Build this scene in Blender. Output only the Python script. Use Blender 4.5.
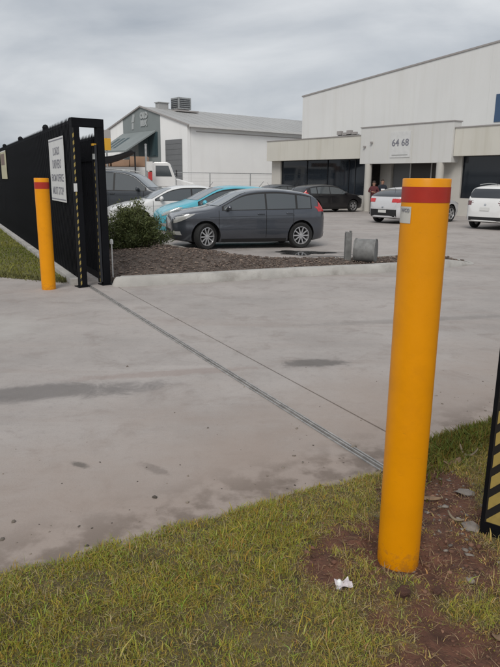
import bpy, bmesh, math, random
import numpy as np
from mathutils import Vector, Matrix, Euler, noise as mnoise
R = math.radians
random.seed(7); rng = np.random.default_rng(7)
S = bpy.context.scene
for o in list(bpy.data.objects): bpy.data.objects.remove(o)
C = S.collection

# ------------------------------------------------------------------ camera
cam = bpy.data.cameras.new('camera'); co = bpy.data.objects.new('camera', cam); C.objects.link(co)
cam.sensor_fit = 'VERTICAL'; cam.sensor_height = 36.0; cam.lens = 614.0/667.0*36.0
cam.clip_start = 0.05; cam.clip_end = 3000
co.matrix_world = Matrix.Translation((0, 0, 1.65)) @ Matrix.Rotation(R(90-14.0), 4, 'X') @ Matrix.Rotation(R(0.58), 4, 'Z')
S.camera = co
# ------------------------------------------------------------------ overcast sky + soft sun
SUN_EL, SUN_AZ = 46, 194          # azimuth measured clockwise from +Y (behind the camera, a little to the left)
w = bpy.data.worlds.new('World'); S.world = w; w.use_nodes = True
nt = w.node_tree; nt.nodes.clear()
def N(nt, t, **k):
    n = nt.nodes.new(t)
    for a, b in k.items(): setattr(n, a, b)
    return n
wo = N(nt, 'ShaderNodeOutputWorld'); bg = N(nt, 'ShaderNodeBackground')
sky = N(nt, 'ShaderNodeTexSky', sky_type='NISHITA'); sky.sun_disc = False
sky.sun_elevation = R(SUN_EL); sky.sun_rotation = R(SUN_AZ); sky.dust_density = 3.0
bg.inputs['Strength'].default_value = 0.1
tc = N(nt, 'ShaderNodeTexCoord'); sep = N(nt, 'ShaderNodeSeparateXYZ')
nt.links.new(tc.outputs['Generated'], sep.inputs[0])
mz = N(nt, 'ShaderNodeMath', operation='MAXIMUM'); mz.inputs[1].default_value = 0.0
nt.links.new(sep.outputs['Z'], mz.inputs[0])
az = N(nt, 'ShaderNodeMath', operation='ADD'); az.inputs[1].default_value = 0.30
nt.links.new(mz.outputs[0], az.inputs[0])
dx = N(nt, 'ShaderNodeMath', operation='DIVIDE'); dy = N(nt, 'ShaderNodeMath', operation='DIVIDE')
nt.links.new(sep.outputs['X'], dx.inputs[0]); nt.links.new(az.outputs[0], dx.inputs[1])
nt.links.new(sep.outputs['Y'], dy.inputs[0]); nt.links.new(az.outputs[0], dy.inputs[1])
cb = N(nt, 'ShaderNodeCombineXYZ'); nt.links.new(dx.outputs[0], cb.inputs[0]); nt.links.new(dy.outputs[0], cb.inputs[1])
mp = N(nt, 'ShaderNodeMapping'); mp.inputs['Rotation'].default_value = (0, 0, R(24)); mp.inputs['Scale'].default_value = (0.9, 1.25, 1)
mp.inputs['Location'].default_value = (3.3, 1.7, 0)
nt.links.new(cb.outputs[0], mp.inputs[0])
n1 = N(nt, 'ShaderNodeTexNoise'); n1.inputs['Scale'].default_value = 1.5; n1.inputs['Detail'].default_value = 7; n1.inputs['Roughness'].default_value = 0.50
n1.inputs['Distortion'].default_value = 0.35
nt.links.new(mp.outputs[0], n1.inputs['Vector'])
cr = N(nt, 'ShaderNodeValToRGB')
cr.color_ramp.elements[0].position = 0.3; cr.color_ramp.elements[0].color = (0.34, 0.37, 0.41, 1)
cr.color_ramp.elements[1].position = 0.7; cr.color_ramp.elements[1].color = (0.66, 0.675, 0.69, 1)
nt.links.new(n1.outputs['Fac'], cr.inputs[0])
sc = N(nt, 'ShaderNodeVectorMath', operation='SCALE'); sc.inputs['Scale'].default_value = 10.0
nt.links.new(cr.outputs[0], sc.inputs[0])
mx = N(nt, 'ShaderNodeMix', data_type='RGBA'); mx.inputs[0].default_value = 0.93
nt.links.new(sky.outputs[0], mx.inputs[6]); nt.links.new(sc.outputs[0], mx.inputs[7])
nt.links.new(mx.outputs[2], bg.inputs[0]); nt.links.new(bg.outputs[0], wo.inputs[0])
sl = bpy.data.lights.new('sun', 'SUN'); sl.energy = 1.45; sl.angle = R(25); sl.color = (1, 0.96, 0.9)
so = bpy.data.objects.new('sun', sl); C.objects.link(so)
d = Vector((math.sin(R(SUN_AZ))*math.cos(R(SUN_EL)), math.cos(R(SUN_AZ))*math.cos(R(SUN_EL)), math.sin(R(SUN_EL))))
so.rotation_euler = d.to_track_quat('Z', 'Y').to_euler()
S.view_settings.view_transform = 'Standard'; S.view_settings.look = 'None'
S.view_settings.exposure = 0.27; S.view_settings.gamma = 1.0; S.view_settings.use_curve_mapping = False
S.render.engine = 'CYCLES'; S.render.resolution_x = 768; S.render.resolution_y = 1024

# ------------------------------------------------------------------ materials
M = {}
def mat(name, col, rough=0.6, metal=0.0, var=0.0, vscale=6.0, bump=0.0, bscale=40.0, spec=0.5, dirt=None, dscale=1.5, coat=0.0, attr=None, trans=0.0, streak=False):
    m = bpy.data.materials.new(name); m.use_nodes = True; t = m.node_tree
    b = t.nodes['Principled BSDF']
    b.inputs['Base Color'].default_value = (*col, 1); b.inputs['Roughness'].default_value = rough; b.inputs['Metallic'].default_value = metal
    b.inputs['Specular IOR Level'].default_value = spec
    if coat: b.inputs['Coat Weight'].default_value = coat; b.inputs['Coat Roughness'].default_value = 0.06
    if trans: b.inputs['Transmission Weight'].default_value = trans
    c = N(t, 'ShaderNodeTexCoord'); src = None
    if attr:
        a = N(t, 'ShaderNodeVertexColor', layer_name=attr); src = a.outputs['Color']
    if var:
        n = N(t, 'ShaderNodeTexNoise'); n.inputs['Scale'].default_value = vscale; n.inputs['Detail'].default_value = 6
        t.links.new(c.outputs['Object'], n.inputs['Vector'])
        mr = N(t, 'ShaderNodeMapRange'); mr.inputs[1].default_value = 0.3; mr.inputs[2].default_value = 0.7
        mr.inputs[3].default_value = 1-var; mr.inputs[4].default_value = 1+var
        t.links.new(n.outputs['Fac'], mr.inputs[0])
        v = N(t, 'ShaderNodeVectorMath', operation='SCALE'); v.inputs[0].default_value = col
        if src: t.links.new(src, v.inputs[0])
        t.links.new(mr.outputs[0], v.inputs['Scale']); src = v.outputs[0]
    if dirt:
        n = N(t, 'ShaderNodeTexNoise'); n.inputs['Scale'].default_value = dscale; n.inputs['Detail'].default_value = 8; n.inputs['Roughness'].default_value = 0.65
        if streak:
            mpp = N(t, 'ShaderNodeMapping'); mpp.inputs['Scale'].default_value = (1.6, 1.6, .10); t.links.new(c.outputs['Object'], mpp.inputs[0]); t.links.new(mpp.outputs[0], n.inputs['Vector'])
        else: t.links.new(c.outputs['Object'], n.inputs['Vector'])
        mr = N(t, 'ShaderNodeMapRange'); mr.inputs[1].default_value = 0.5; mr.inputs[2].default_value = 0.75; mr.inputs[4].default_value = dirt[1]
        t.links.new(n.outputs['Fac'], mr.inputs[0])
        x = N(t, 'ShaderNodeMix', data_type='RGBA'); x.inputs[6].default_value = (*col, 1); x.inputs[7].default_value = (*dirt[0], 1)
        t.links.new(mr.outputs[0], x.inputs[0])
        if src: t.links.new(src, x.inputs[6])
        src = x.outputs[2]
    if src: t.links.new(src, b.inputs['Base Color'])
    if bump:
        n = N(t, 'ShaderNodeTexNoise'); n.inputs['Scale'].default_value = bscale; n.inputs['Detail'].default_value = 6
        t.links.new(c.outputs['Object'], n.inputs['Vector'])
        bp = N(t, 'ShaderNodeBump'); bp.inputs['Strength'].default_value = bump; bp.inputs['Distance'].default_value = 0.02
        t.links.new(n.outputs['Fac'], bp.inputs['Height']); t.links.new(bp.outputs[0], b.inputs['Normal'])
    M[name] = m; return m

mat('yellow_paint', (0.76, 0.29, 0.0005), 0.40, spec=0.28, var=0.05, vscale=5, bump=0.04, bscale=30, dirt=((0.45, 0.17, 0.01), 0.25), dscale=7)
mat('red_band', (0.38, 0.020, 0.008), 0.4, var=0.06, vscale=30)
mat('sticker', (0.55, 0.54, 0.50), 0.45, var=0.05, vscale=40)
mat('ink', (0.06, 0.06, 0.07), 0.6)
mat('ink_grey', (0.2, 0.2, 0.23), 0.6)
mat('black_steel', (0.0045, 0.005, 0.007), 0.6, var=0.3, vscale=5, spec=0.15)
mat('tape_yellow', (0.36, 0.27, 0.075), 0.5, var=0.15, vscale=14, dirt=((0.18, 0.13, 0.05), 0.7), dscale=9)
mat('tape_black', (0.012, 0.012, 0.012), 0.5)
mat('dull_galv', (0.20, 0.20, 0.195), 0.85, metal=0.1, var=0.25, vscale=8, dirt=((0.10, 0.09, 0.08), 0.6), dscale=5)
mat('galv', (0.36, 0.37, 0.37), 0.5, metal=0.5, var=0.18, vscale=9)
mat('track_dirt', (0.16, 0.145, 0.13), 0.9, var=0.4, vscale=6)
mat('rail_steel', (0.34, 0.33, 0.32), 0.5, metal=0.3, var=0.3, vscale=12)
mat('white_pvc', (0.75, 0.75, 0.73), 0.4)
mat('letter_grey', (0.38, 0.40, 0.40), 0.6)
mat('sign_white', (0.62, 0.62, 0.61), 0.45, var=0.06, vscale=5)
mat('sign_cream', (0.5, 0.46, 0.30), 0.5, var=0.15, vscale=5)
mat('sign_brown', (0.14, 0.075, 0.05), 0.5)
mat('kerb_concrete', (0.41, 0.395, 0.37), 0.85, var=0.14, vscale=3, bump=0.3, bscale=60, dirt=((0.16, 0.14, 0.12), 0.6), dscale=2.2)
mat('soil', (0.085, 0.040, 0.026), 0.95, var=0.4, vscale=7, bump=0.8, bscale=45, dirt=((0.14, 0.09, 0.055), 0.8), dscale=4)
mat('verge_soil', (0.085, 0.04, 0.026), 0.95, attr='Col', var=0.35, vscale=9, bump=0.9, bscale=55)
mat('clod', (0.08, 0.036, 0.024), 0.95, var=0.35, vscale=20, bump=0.5, bscale=120)
mat('mulch_base', (0.11, 0.085, 0.07), 0.95, var=0.35, vscale=9, bump=0.8, bscale=30)
mat('chips', (0.1, 0.07, 0.05), 0.9, attr='Col')
mat('grass', (0.1, 0.11, 0.03), 0.7, attr='Col', spec=0.2)
mat('leaf', (0.04, 0.06, 0.02), 0.6, attr='Col', spec=0.3)
mat('stem', (0.09, 0.06, 0.04), 0.9)
mat('lawn_soil', (0.11, 0.105, 0.03), 0.95, var=0.3, vscale=5)
mat('car_grey', (0.072, 0.080, 0.097), 0.30, metal=0.6, coat=1.0, dirt=((0.05, 0.05, 0.05), 0.15), dscale=2)
mat('car_teal', (0.09, 0.44, 0.55), 0.35, metal=0.15, coat=0.6)
mat('car_white', (0.72, 0.72, 0.71), 0.35, coat=0.6, dirt=((0.5, 0.49, 0.46), 0.2), dscale=2)
mat('car_silver', (0.60, 0.60, 0.61), 0.35, metal=0.2, coat=0.6)
mat('car_dark', (0.018, 0.017, 0.019), 0.35, metal=0.3, coat=0.5)
mat('car_slate', (0.045, 0.052, 0.062), 0.4, metal=0.3, coat=0.4)
mat('glass_car', (0.065, 0.075, 0.082), 0.05, spec=1.0)
mat('glass_clear', (0.17, 0.19, 0.205), 0.05, spec=1.0)
mat('glass_rear', (0.03, 0.034, 0.04), 0.05, spec=0.9)
mat('lamp_smoke', (0.13, 0.05, 0.05), 0.15, coat=0.8)
mat('trim_black', (0.012, 0.012, 0.013), 0.6)
mat('seam', (0.004, 0.004, 0.004), 0.9)
mat('chrome', (0.6, 0.6, 0.6), 0.2, metal=1.0)
mat('lamp_clear', (0.5, 0.5, 0.48), 0.12, metal=0.3, coat=0.8)
mat('lamp_red', (0.5, 0.018, 0.02), 0.18, coat=0.8)
mat('tyre', (0.014, 0.014, 0.014), 0.85, var=0.2, vscale=20)
mat('alloy', (0.5, 0.5, 0.51), 0.35, metal=0.7)
mat('plate', (0.6, 0.6, 0.58), 0.5)
mat('tilt_panel', (0.70, 0.70, 0.69), 0.8, var=0.035, vscale=0.35, dirt=((0.58, 0.565, 0.53), 0.4), dscale=0.8, streak=True)
mat('fascia_cream', (0.60, 0.58, 0.52), 0.75, var=0.04, vscale=0.6, dirt=((0.46, 0.43, 0.35), 0.6), dscale=1.2, streak=True)
mat('fascia_grey', (0.62, 0.615, 0.595), 0.7, var=0.03, vscale=0.6, dirt=((0.50, 0.485, 0.44), 0.45), dscale=1.2, streak=True)
mat('render_wall', (0.50, 0.48, 0.44), 0.8, var=0.05, vscale=1.5)
mat('flashing', (0.33, 0.31, 0.30), 0.6)
mat('office_glass', (0.014, 0.018, 0.024), 0.05, spec=0.5, var=0.2, vscale=0.7)
mat('frame_dark', (0.02, 0.022, 0.027), 0.5)
mat('blue_glass', (0.045, 0.09, 0.17), 0.3)
mat('door_dark', (0.045, 0.035, 0.03), 0.4)
mat('soffit', (0.3, 0.3, 0.29), 0.8)
mat('shed_white', (0.84, 0.84, 0.83), 0.75, var=0.04, vscale=0.4, dirt=((0.66, 0.65, 0.62), 0.4), dscale=0.6, streak=True)
mat('shed_grey', (0.21, 0.235, 0.235), 0.7, var=0.06, vscale=0.7)
mat('roof_metal', (0.36, 0.36, 0.355), 0.6, var=0.07, vscale=0.5)
mat('teal_dark', (0.035, 0.065, 0.075), 0.5)
mat('roller_grey', (0.16, 0.165, 0.17), 0.6, var=0.06, vscale=1)
mat('orange_box', (0.32, 0.20, 0.13), 0.7, var=0.12, vscale=1.2)
mat('sign_yellow', (0.62, 0.33, 0.02), 0.5)
mat('shade_navy', (0.012, 0.014, 0.022), 0.7)
mat('tail_red', (0.42, 0.03, 0.03), 0.5)
mat('skin', (0.36, 0.2, 0.14), 0.6); mat('hair', (0.03, 0.02, 0.015), 0.8)
mat('cloth_black', (0.015, 0.015, 0.018), 0.9); mat('cloth_red', (0.10, 0.025, 0.028), 0.9); mat('cloth_navy', (0.02, 0.024, 0.035), 0.9); mat('paper', (0.7, 0.7, 0.7), 0.7)
mat('plastic_white', (0.8, 0.8, 0.8), 0.35); mat('plastic_film', (0.55, 0.50, 0.52), 0.3)
mat('bark_pale', (0.24, 0.19, 0.13), 0.85, var=0.2, vscale=30); mat('bark_brown', (0.2, 0.13, 0.08), 0.9, var=0.25, vscale=25)
mat('stone', (0.20, 0.175, 0.155), 0.9, var=0.2, vscale=30)
mat('hill', (0.05, 0.06, 0.045), 0.95, var=0.2, vscale=0.05)
def paint_bollard():
    m = M['yellow_paint']; t = m.node_tree; b = t.nodes['Principled BSDF']; old = b.inputs['Base Color'].links[0].from_socket
    c = N(t, 'ShaderNodeTexCoord'); sp = N(t, 'ShaderNodeSeparateXYZ'); t.links.new(c.outputs['Object'], sp.inputs[0])
    n = N(t, 'ShaderNodeTexNoise'); n.inputs['Scale'].default_value = 38; n.inputs['Detail'].default_value = 8; n.inputs['Roughness'].default_value = .7; t.links.new(c.outputs['Object'], n.inputs['Vector'])
    a = N(t, 'ShaderNodeMapRange'); a.inputs[1].default_value = .0; a.inputs[2].default_value = .20; a.inputs[3].default_value = .24; a.inputs[4].default_value = -.08; t.links.new(sp.outputs[2], a.inputs[0])
    q = N(t, 'ShaderNodeMath', operation='ADD'); t.links.new(n.outputs['Fac'], q.inputs[0]); t.links.new(a.outputs[0], q.inputs[1])
    f = N(t, 'ShaderNodeMapRange', interpolation_type='SMOOTHSTEP'); f.inputs[1].default_value = .60; f.inputs[2].default_value = .74; f.inputs[4].default_value = .30; t.links.new(q.outputs[0], f.inputs[0])
    x = N(t, 'ShaderNodeMix', data_type='RGBA'); t.links.new(f.outputs[0], x.inputs[0]); t.links.new(old, x.inputs[6]); x.inputs[7].default_value = (.20, .085, .035, 1)
    mp = N(t, 'ShaderNodeMapping'); mp.inputs['Scale'].default_value = (3, 3, 22); mp.inputs['Rotation'].default_value = (.5, .3, 0); t.links.new(c.outputs['Object'], mp.inputs[0])
    n2 = N(t, 'ShaderNodeTexNoise'); n2.inputs['Scale'].default_value = 5; n2.inputs['Detail'].default_value = 4; t.links.new(mp.outputs[0], n2.inputs['Vector'])
    f2 = N(t, 'ShaderNodeMapRange', interpolation_type='SMOOTHSTEP'); f2.inputs[1].default_value = .70; f2.inputs[2].default_value = .76; f2.inputs[4].default_value = .35; t.links.new(n2.outputs['Fac'], f2.inputs[0])
    y = N(t, 'ShaderNodeMix', data_type='RGBA'); t.links.new(f2.outputs[0], y.inputs[0]); t.links.new(x.outputs[2], y.inputs[6]); y.inputs[7].default_value = (.36, .14, .02, 1)
    t.links.new(y.outputs[2], b.inputs['Base Color'])
paint_bollard()
# wet puddle on the car park
mat('puddle', (0.05, 0.05, 0.05), 0.04, spec=0.8)

def concrete(name, base, warm, gate=True):
    """weathered concrete: broad mottling, fine grain, tyre stains at fixed places, soil washed from the verge"""
    m = bpy.data.materials.new(name); m.use_nodes = True; t = m.node_tree; b = t.nodes['Principled BSDF']
    L = t.links.new
    g = N(t, 'ShaderNodeNewGeometry'); P = g.outputs['Position']
    def noise(scale, detail=6, rough=0.6, vec=P, dist=0.0):
        n = N(t, 'ShaderNodeTexNoise'); n.inputs['Scale'].default_value = scale; n.inputs['Detail'].default_value = detail
        n.inputs['Roughness'].default_value = rough; n.inputs['Distortion'].default_value = dist; L(vec, n.inputs['Vector']); return n.outputs['Fac']
    def rngm(x, a, b_, c, d_):
        r = N(t, 'ShaderNodeMapRange', interpolation_type='SMOOTHSTEP'); L(x, r.inputs[0])
        for i, v in enumerate((a, b_, c, d_)): r.inputs[i+1].default_value = v
        return r.outputs[0]
    def math_(op, a, b_):
        n = N(t, 'ShaderNodeMath', operation=op)
        for i, v in enumerate((a, b_)):
            if isinstance(v, (int, float)): n.inputs[i].default_value = v
            else: L(v, n.inputs[i])
        return n.outputs[0]
    def mixc(f, a, b_):
        x = N(t, 'ShaderNodeMix', data_type='RGBA')
        for s, v in ((0, f), (6, a), (7, b_)):
            if isinstance(v, tuple): x.inputs[s].default_value = (*v, 1)
            elif isinstance(v, (int, float)): x.inputs[s].default_value = v
            else: L(v, x.inputs[s])
        return x.outputs[2]
    c = mixc(rngm(noise(0.45, 8, 0.68), 0.35, 0.7, 0, 1), base, tuple(x*0.76 for x in base))
    c = mixc(rngm(noise(2.1, 8, 0.7, P, 0.5), 0.5, 0.68, 0, 0.45), c, tuple(x*0.72 for x in warm))
    # streaks following the wheels in and out of the gate
    st = N(t, 'ShaderNodeMapping'); st.inputs['Rotation'].default_value = (0, 0, R(-27)); st.inputs['Scale'].default_value = (0.25, 2.2, 1)
    L(P, st.inputs[0])
    c = mixc(rngm(noise(0.9, 6, 0.6, st.outputs[0], 0.4), 0.5, 0.72, 0, 0.5), c, warm)
    c = mixc(rngm(noise(0.8, 6, 0.7, st.outputs[0]), 0.42, 0.25, 0, 0.4), c, tuple(min(1, x*1.22) for x in base))
    c = mixc(rngm(noise(14, 8, 0.75), 0.5, 0.7, 0, 0.30), c, tuple(x*0.5 for x in base))
    c = mixc(rngm(noise(210, 3, 0.6), 0.56, 0.68, 0, 0.4), c, tuple(min(1, x*1.35) for x in base))
    c = mixc(rngm(noise(90, 4, 0.7), 0.55, 0.70, 0, 0.5), c, tuple(x*0.45 for x in base))
    if gate:
        sp = N(t, 'ShaderNodeSeparateXYZ'); L(P, sp.inputs[0]); X, Y = sp.outputs[0], sp.outputs[1]
        dist = math_('SUBTRACT', math_('ADD', math_('MULTIPLY', X, -0.538), math_('MULTIPLY', Y, 0.843)), 2.49)
        dn = math_('ADD', dist, math_('MULTIPLY', math_('SUBTRACT', noise(1.6, 6, 0.65, P, 0.5), 0.5), 2.2))
        c = mixc(rngm(dn, 2.2, -0.1, 0, 0.72), c, (0.31, 0.245, 0.205))
        c = mixc(math_('MULTIPLY', rngm(dist, 0.5, 0.0, 0, 0.6), rngm(noise(5, 6), 0.4, 0.6, 0, 1)), c, (0.10, 0.072, 0.052))
        # stains: (x, y, half-length, half-width, angle, strength, colour)
        for (sx, sy, a, bb, an, stg, col) in STAINS:
            mp = N(t, 'ShaderNodeMapping'); mp.vector_type = 'TEXTURE'
            mp.inputs['Location'].default_value = (sx, sy, 0); mp.inputs['Rotation'].default_value = (0, 0, R(an)); mp.inputs['Scale'].default_value = (a, bb, 1)
            L(P, mp.inputs[0])
            ln = N(t, 'ShaderNodeVectorMath', operation='LENGTH'); L(mp.outputs[0], ln.inputs[0])
            e = math_('ADD', ln.outputs['Value'], math_('MULTIPLY', math_('SUBTRACT', noise(min(14, .55/bb), 7, 0.72, P, 0.8), 0.5), 2.2))
            c = mixc(rngm(e, 1.15, 0.5, 0, stg*.8), c, col)
            c = mixc(rngm(e, 1.5, 0.7, 0, stg*.3), c, col)
    L(c, b.inputs['Base Color'])
    L(rngm(noise(3), 0.3, 0.7, 0.7, 0.95), b.inputs['Roughness'])
    bp = N(t, 'ShaderNodeBump'); bp.inputs['Strength'].default_value = 0.35; bp.inputs['Distance'].default_value = 0.006
    L(noise(70, 6, 0.7), bp.inputs['Height']); L(bp.outputs[0], b.inputs['Normal'])
    M[name] = m
STAINS = [(-1.75, 4.6, 1.0, 0.2, 12, 0.75, (0.115, 0.105, 0.10)), (-3.0, 4.35, 0.9, 0.22, 8, 0.6, (0.13, 0.12, 0.115)),
          (0.62, 5.5, 0.34, 0.14, 8, 0.85, (0.10, 0.092, 0.085)), (-0.7, 5.15, 0.9, 0.09, 14, 0.4, (0.24, 0.175, 0.15)),
          (-2.9, 6.7, 0.5, 0.75, 20, 0.5, (0.42, 0.40, 0.375)), (-1.0, 3.35, 0.07, 0.03, -30, 0.8, (0.09, 0.08, 0.07)),
          (-0.55, 3.3, 0.12, 0.04, -35, 0.5, (0.14, 0.115, 0.10)), (1.3, 14.65, 0.95, 0.34, 0, 0.85, (0.09, 0.088, 0.086)), (2.1, 7.4, 1.6, 0.12, 14, 0.35, (0.15, 0.14, 0.13)),
          (-4.4, 6.0, 0.8, 0.5, 10, 0.4, (0.2, 0.18, 0.165)), (1.7, 13.9, 0.6, 0.16, 0, 0.8, (0.07, 0.068, 0.066)), (2.55, 14.3, 0.45, 0.12, 0, 0.8, (0.06, 0.058, 0.056))]
concrete('drive_concrete', (0.39, 0.355, 0.333), (0.30, 0.252, 0.225))
concrete('park_concrete', (0.36, 0.35, 0.335), (0.28, 0.262, 0.24))

# ------------------------------------------------------------------ helpers
class MB:
    def __init__(s): s.v = []; s.f = []
    def box(s, c, size, ax=None):
        """box centred at c; ax = (ux, uy, uz) axis vectors"""
        ux, uy, uz = [Vector(a) for a in (ax or ((1, 0, 0), (0, 1, 0), (0, 0, 1)))]
        c = Vector(c); a, b, h = size[0]/2, size[1]/2, size[2]/2; o = len(s.v)
        for i in (-1, 1):
            for j in (-1, 1):
                for k in (-1, 1): s.v.append(c+ux*i*a+uy*j*b+uz*k*h)
        s.f += [tuple(o+q for q in f) for f in ((0, 1, 3, 2), (4, 6, 7, 5), (0, 4, 5, 1), (2, 3, 7, 6), (0, 2, 6, 4), (1, 5, 7, 3))]
        return s
    def tube(s, p, q, r, n=10, r2=None):
        p, q = Vector(p), Vector(q); d = (q-p).normalized(); a = d.orthogonal().normalized(); b = d.cross(a); o = len(s.v); r2 = r if r2 is None else r2
        for P, rr in ((p, r), (q, r2)):
            for i in range(n):
                t = 2*math.pi*i/n; s.v.append(P+(a*math.cos(t)+b*math.sin(t))*rr)
        for i in range(n): s.f.append((o+i, o+(i+1) % n, o+n+(i+1) % n, o+n+i))
        s.f.append(tuple(o+i for i in reversed(range(n)))); s.f.append(tuple(o+n+i for i in range(n)))
        return s
    def lathe(s, prof, axis='Z', n=32, c=(0, 0, 0)):
        o = len(s.v); c = Vector(c)
        for (r, h) in prof:
            for i in range(n):
                t = 2*math.pi*i/n
                s.v.append(c+(Vector((r*math.cos(t), r*math.sin(t), h)) if axis == 'Z' else Vector((r*math.cos(t), h, r*math.sin(t)))))
        for k in range(len(prof)-1):
            for i in range(n):
                j = (i+1) % n; s.f.append((o+k*n+i, o+k*n+j, o+(k+1)*n+j, o+(k+1)*n+i))
        return s
    def prism(s, pts, ext):
        """polygon (3-D points) extruded by vector ext"""
        o = len(s.v); n = len(pts); e = Vector(ext)
        s.v += [Vector(p) for p in pts]+[Vector(p)+e for p in pts]
        s.f.append(tuple(o+i for i in range(n))); s.f.append(tuple(o+n+i for i in reversed(range(n))))
        for i in range(n): j = (i+1) % n; s.f.append((o+i, o+n+i, o+n+j, o+j))
        return s
    def grid(s, P):
        o = len(s.v); a, b = len(P), len(P[0])
        for r in P: s.v += [Vector(p) for p in r]
        for i in range(a-1):
            for j in range(b-1): s.f.append((o+i*b+j, o+i*b+j+1, o+(i+1)*b+j+1, o+(i+1)*b+j))
        return s
    def mesh(s, name, m, smooth=None):
        me = bpy.data.meshes.new(name); me.from_pydata([tuple(v) for v in s.v], [], s.f)
        bm = bmesh.new(); bm.from_mesh(me); bmesh.ops.recalc_face_normals(bm, faces=bm.faces); bm.to_mesh(me); bm.free()
        me.materials.append(M[m])
        if smooth is not None:
            me.polygons.foreach_set('use_smooth', [True]*len(me.polygons)); me.set_sharp_from_angle(angle=R(smooth))
        return me
    def build(s, name, m, parent=None, smooth=None, bevel=0):
        o = bpy.data.objects.new(name, s.mesh(name, m, smooth)); C.objects.link(o)
        if parent: o.parent = parent
        if bevel:
            b = o.modifiers.new('bevel', 'BEVEL'); b.width = bevel; b.segments = 2; b.limit_method = 'ANGLE'
        return o
def tag(o, label=None, cat=None, group=None, kind=None):
    for k, v in (('label', label), ('category', cat), ('group', group), ('kind', kind)):
        if v: o[k] = v
    return o
def empty(name, loc, rz=0, label=None, cat=None, group=None):
    o = bpy.data.objects.new(name, None); C.objects.link(o); o.location = loc; o.rotation_euler = (0, 0, rz); o.empty_display_size = 0.1
    return tag(o, label, cat, group)
def inst(name, me, parent, loc=(0, 0, 0), rot=(0, 0, 0)):
    o = bpy.data.objects.new(name, me); C.objects.link(o); o.parent = parent; o.location = loc; o.rotation_euler = rot; return o
def struct(name, mb, m, smooth=None): return tag(mb.build(name, m, None, smooth), kind='structure')
def text_mesh(name, body, size, m, parent, mtx, ext=0.001, bold=0.0, sx=1.0):
    cu = bpy.data.curves.new(name, 'FONT'); cu.body = body; cu.size = size; cu.extrude = ext; cu.offset = bold; cu.align_x = 'CENTER'; cu.align_y = 'CENTER'; cu.resolution_u = 2
    t = bpy.data.objects.new(name+'_tmp', cu); C.objects.link(t); bpy.context.view_layer.update()
    me = bpy.data.meshes.new_from_object(t.evaluated_get(bpy.context.evaluated_depsgraph_get())); bpy.data.objects.remove(t)
    me.materials.clear(); me.materials.append(M[m])
    o = bpy.data.objects.new(name, me); C.objects.link(o); o.parent = parent; o.matrix_local = mtx @ Matrix.Diagonal((sx, 1, 1, 1)); return o
def frame_mtx(origin, xdir, ydir):
    x = Vector(xdir).normalized(); y = Vector(ydir).normalized(); z = x.cross(y)
    return Matrix(((x.x, y.x, z.x, origin[0]), (x.y, y.y, z.y, origin[1]), (x.z, y.z, z.z, origin[2]), (0, 0, 0, 1)))
def quads_object(name, V, F, cols, m):
    """one mesh out of numpy vertices V (n,3), faces F (k,4 or 3), per-vertex colour"""
    me = bpy.data.meshes.new(name); k = F.shape[1]
    me.vertices.add(len(V)); me.vertices.foreach_set('co', V.astype(np.float32).ravel())
    me.loops.add(F.size); me.loops.foreach_set('vertex_index', F.astype(np.int32).ravel())
    me.polygons.add(len(F)); me.polygons.foreach_set('loop_start', np.arange(0, F.size, k, dtype=np.int32))
    me.update(calc_edges=True)
    ca = me.color_attributes.new('Col', 'FLOAT_COLOR', 'POINT')
    ca.data.foreach_set('color', np.concatenate([cols, np.ones((len(V), 1))], 1).astype(np.float32).ravel())
    me.materials.append(M[m]); me.validate()
    o = bpy.data.objects.new(name, me); C.objects.link(o); return o
def vn(x, y, s, seed=0):
    return mnoise.noise(Vector((x*s+seed*7.3, y*s-seed*3.1, seed*1.7)))
def blades(pts, zs, lens, wid, cols, lean=0.5):
    n = len(pts); a = rng.uniform(0, 2*np.pi, n); la = rng.uniform(0, 2*np.pi, n); ll = np.abs(rng.normal(0, lean, n))
    wx, wy = np.cos(a)*wid, np.sin(a)*wid
    h1 = lens*0.55; h2 = lens
    up = 1/np.sqrt(1+ll**2)
    b0 = np.stack([pts[:, 0]-wx, pts[:, 1]-wy, zs], 1); b1 = np.stack([pts[:, 0]+wx, pts[:, 1]+wy, zs], 1)
    ox, oy = np.cos(la)*ll*up, np.sin(la)*ll*up
    m0 = np.stack([pts[:, 0]-wx*.8+ox*h1*.7, pts[:, 1]-wy*.8+oy*h1*.7, zs+h1*up], 1); m1 = np.stack([pts[:, 0]+wx*.8+ox*h1*.7, pts[:, 1]+wy*.8+oy*h1*.7, zs+h1*up], 1)
    t0 = np.stack([pts[:, 0]-wx*.15+ox*h2*1.25, pts[:, 1]-wy*.15+oy*h2*1.25, zs+h2*up*.85], 1); t1 = np.stack([pts[:, 0]+wx*.15+ox*h2*1.25, pts[:, 1]+wy*.15+oy*h2*1.25, zs+h2*up*.85], 1)
    V = np.stack([b0, b1, m1, m0, t1, t0], 1).reshape(-1, 3)
    i = np.arange(n)*6
    F = np.concatenate([np.stack([i, i+1, i+2, i+3], 1), np.stack([i+3, i+2, i+4, i+5], 1)])
    return V, F, np.repeat(cols, 6, 0)

# ------------------------------------------------------------------ directions of the place
FD = Vector((-.449, .894, 0)).normalized(); NF = Vector((-FD.y, FD.x, 0))       # along the fence, away; towards the street side
if NF.x > 0: NF = -NF
F0 = Vector((-2.92, 10.1, 0))                                                     # street face of the fence at the gate end
A38 = R(38); U = Vector((-math.sin(A38), math.cos(A38), 0)); V_ = Vector((math.cos(A38), math.sin(A38), 0)); Z = Vector((0, 0, 1))

# ------------------------------------------------------------------ ground
b = MB(); b.v = [Vector(p) for p in ((-600, -200, -.09), (600, -200, -.09), (600, 900, -.09), (-600, 900, -.09))]; b.f = [(0, 1, 2, 3)]
struct('ground', b, 'hill')
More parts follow.
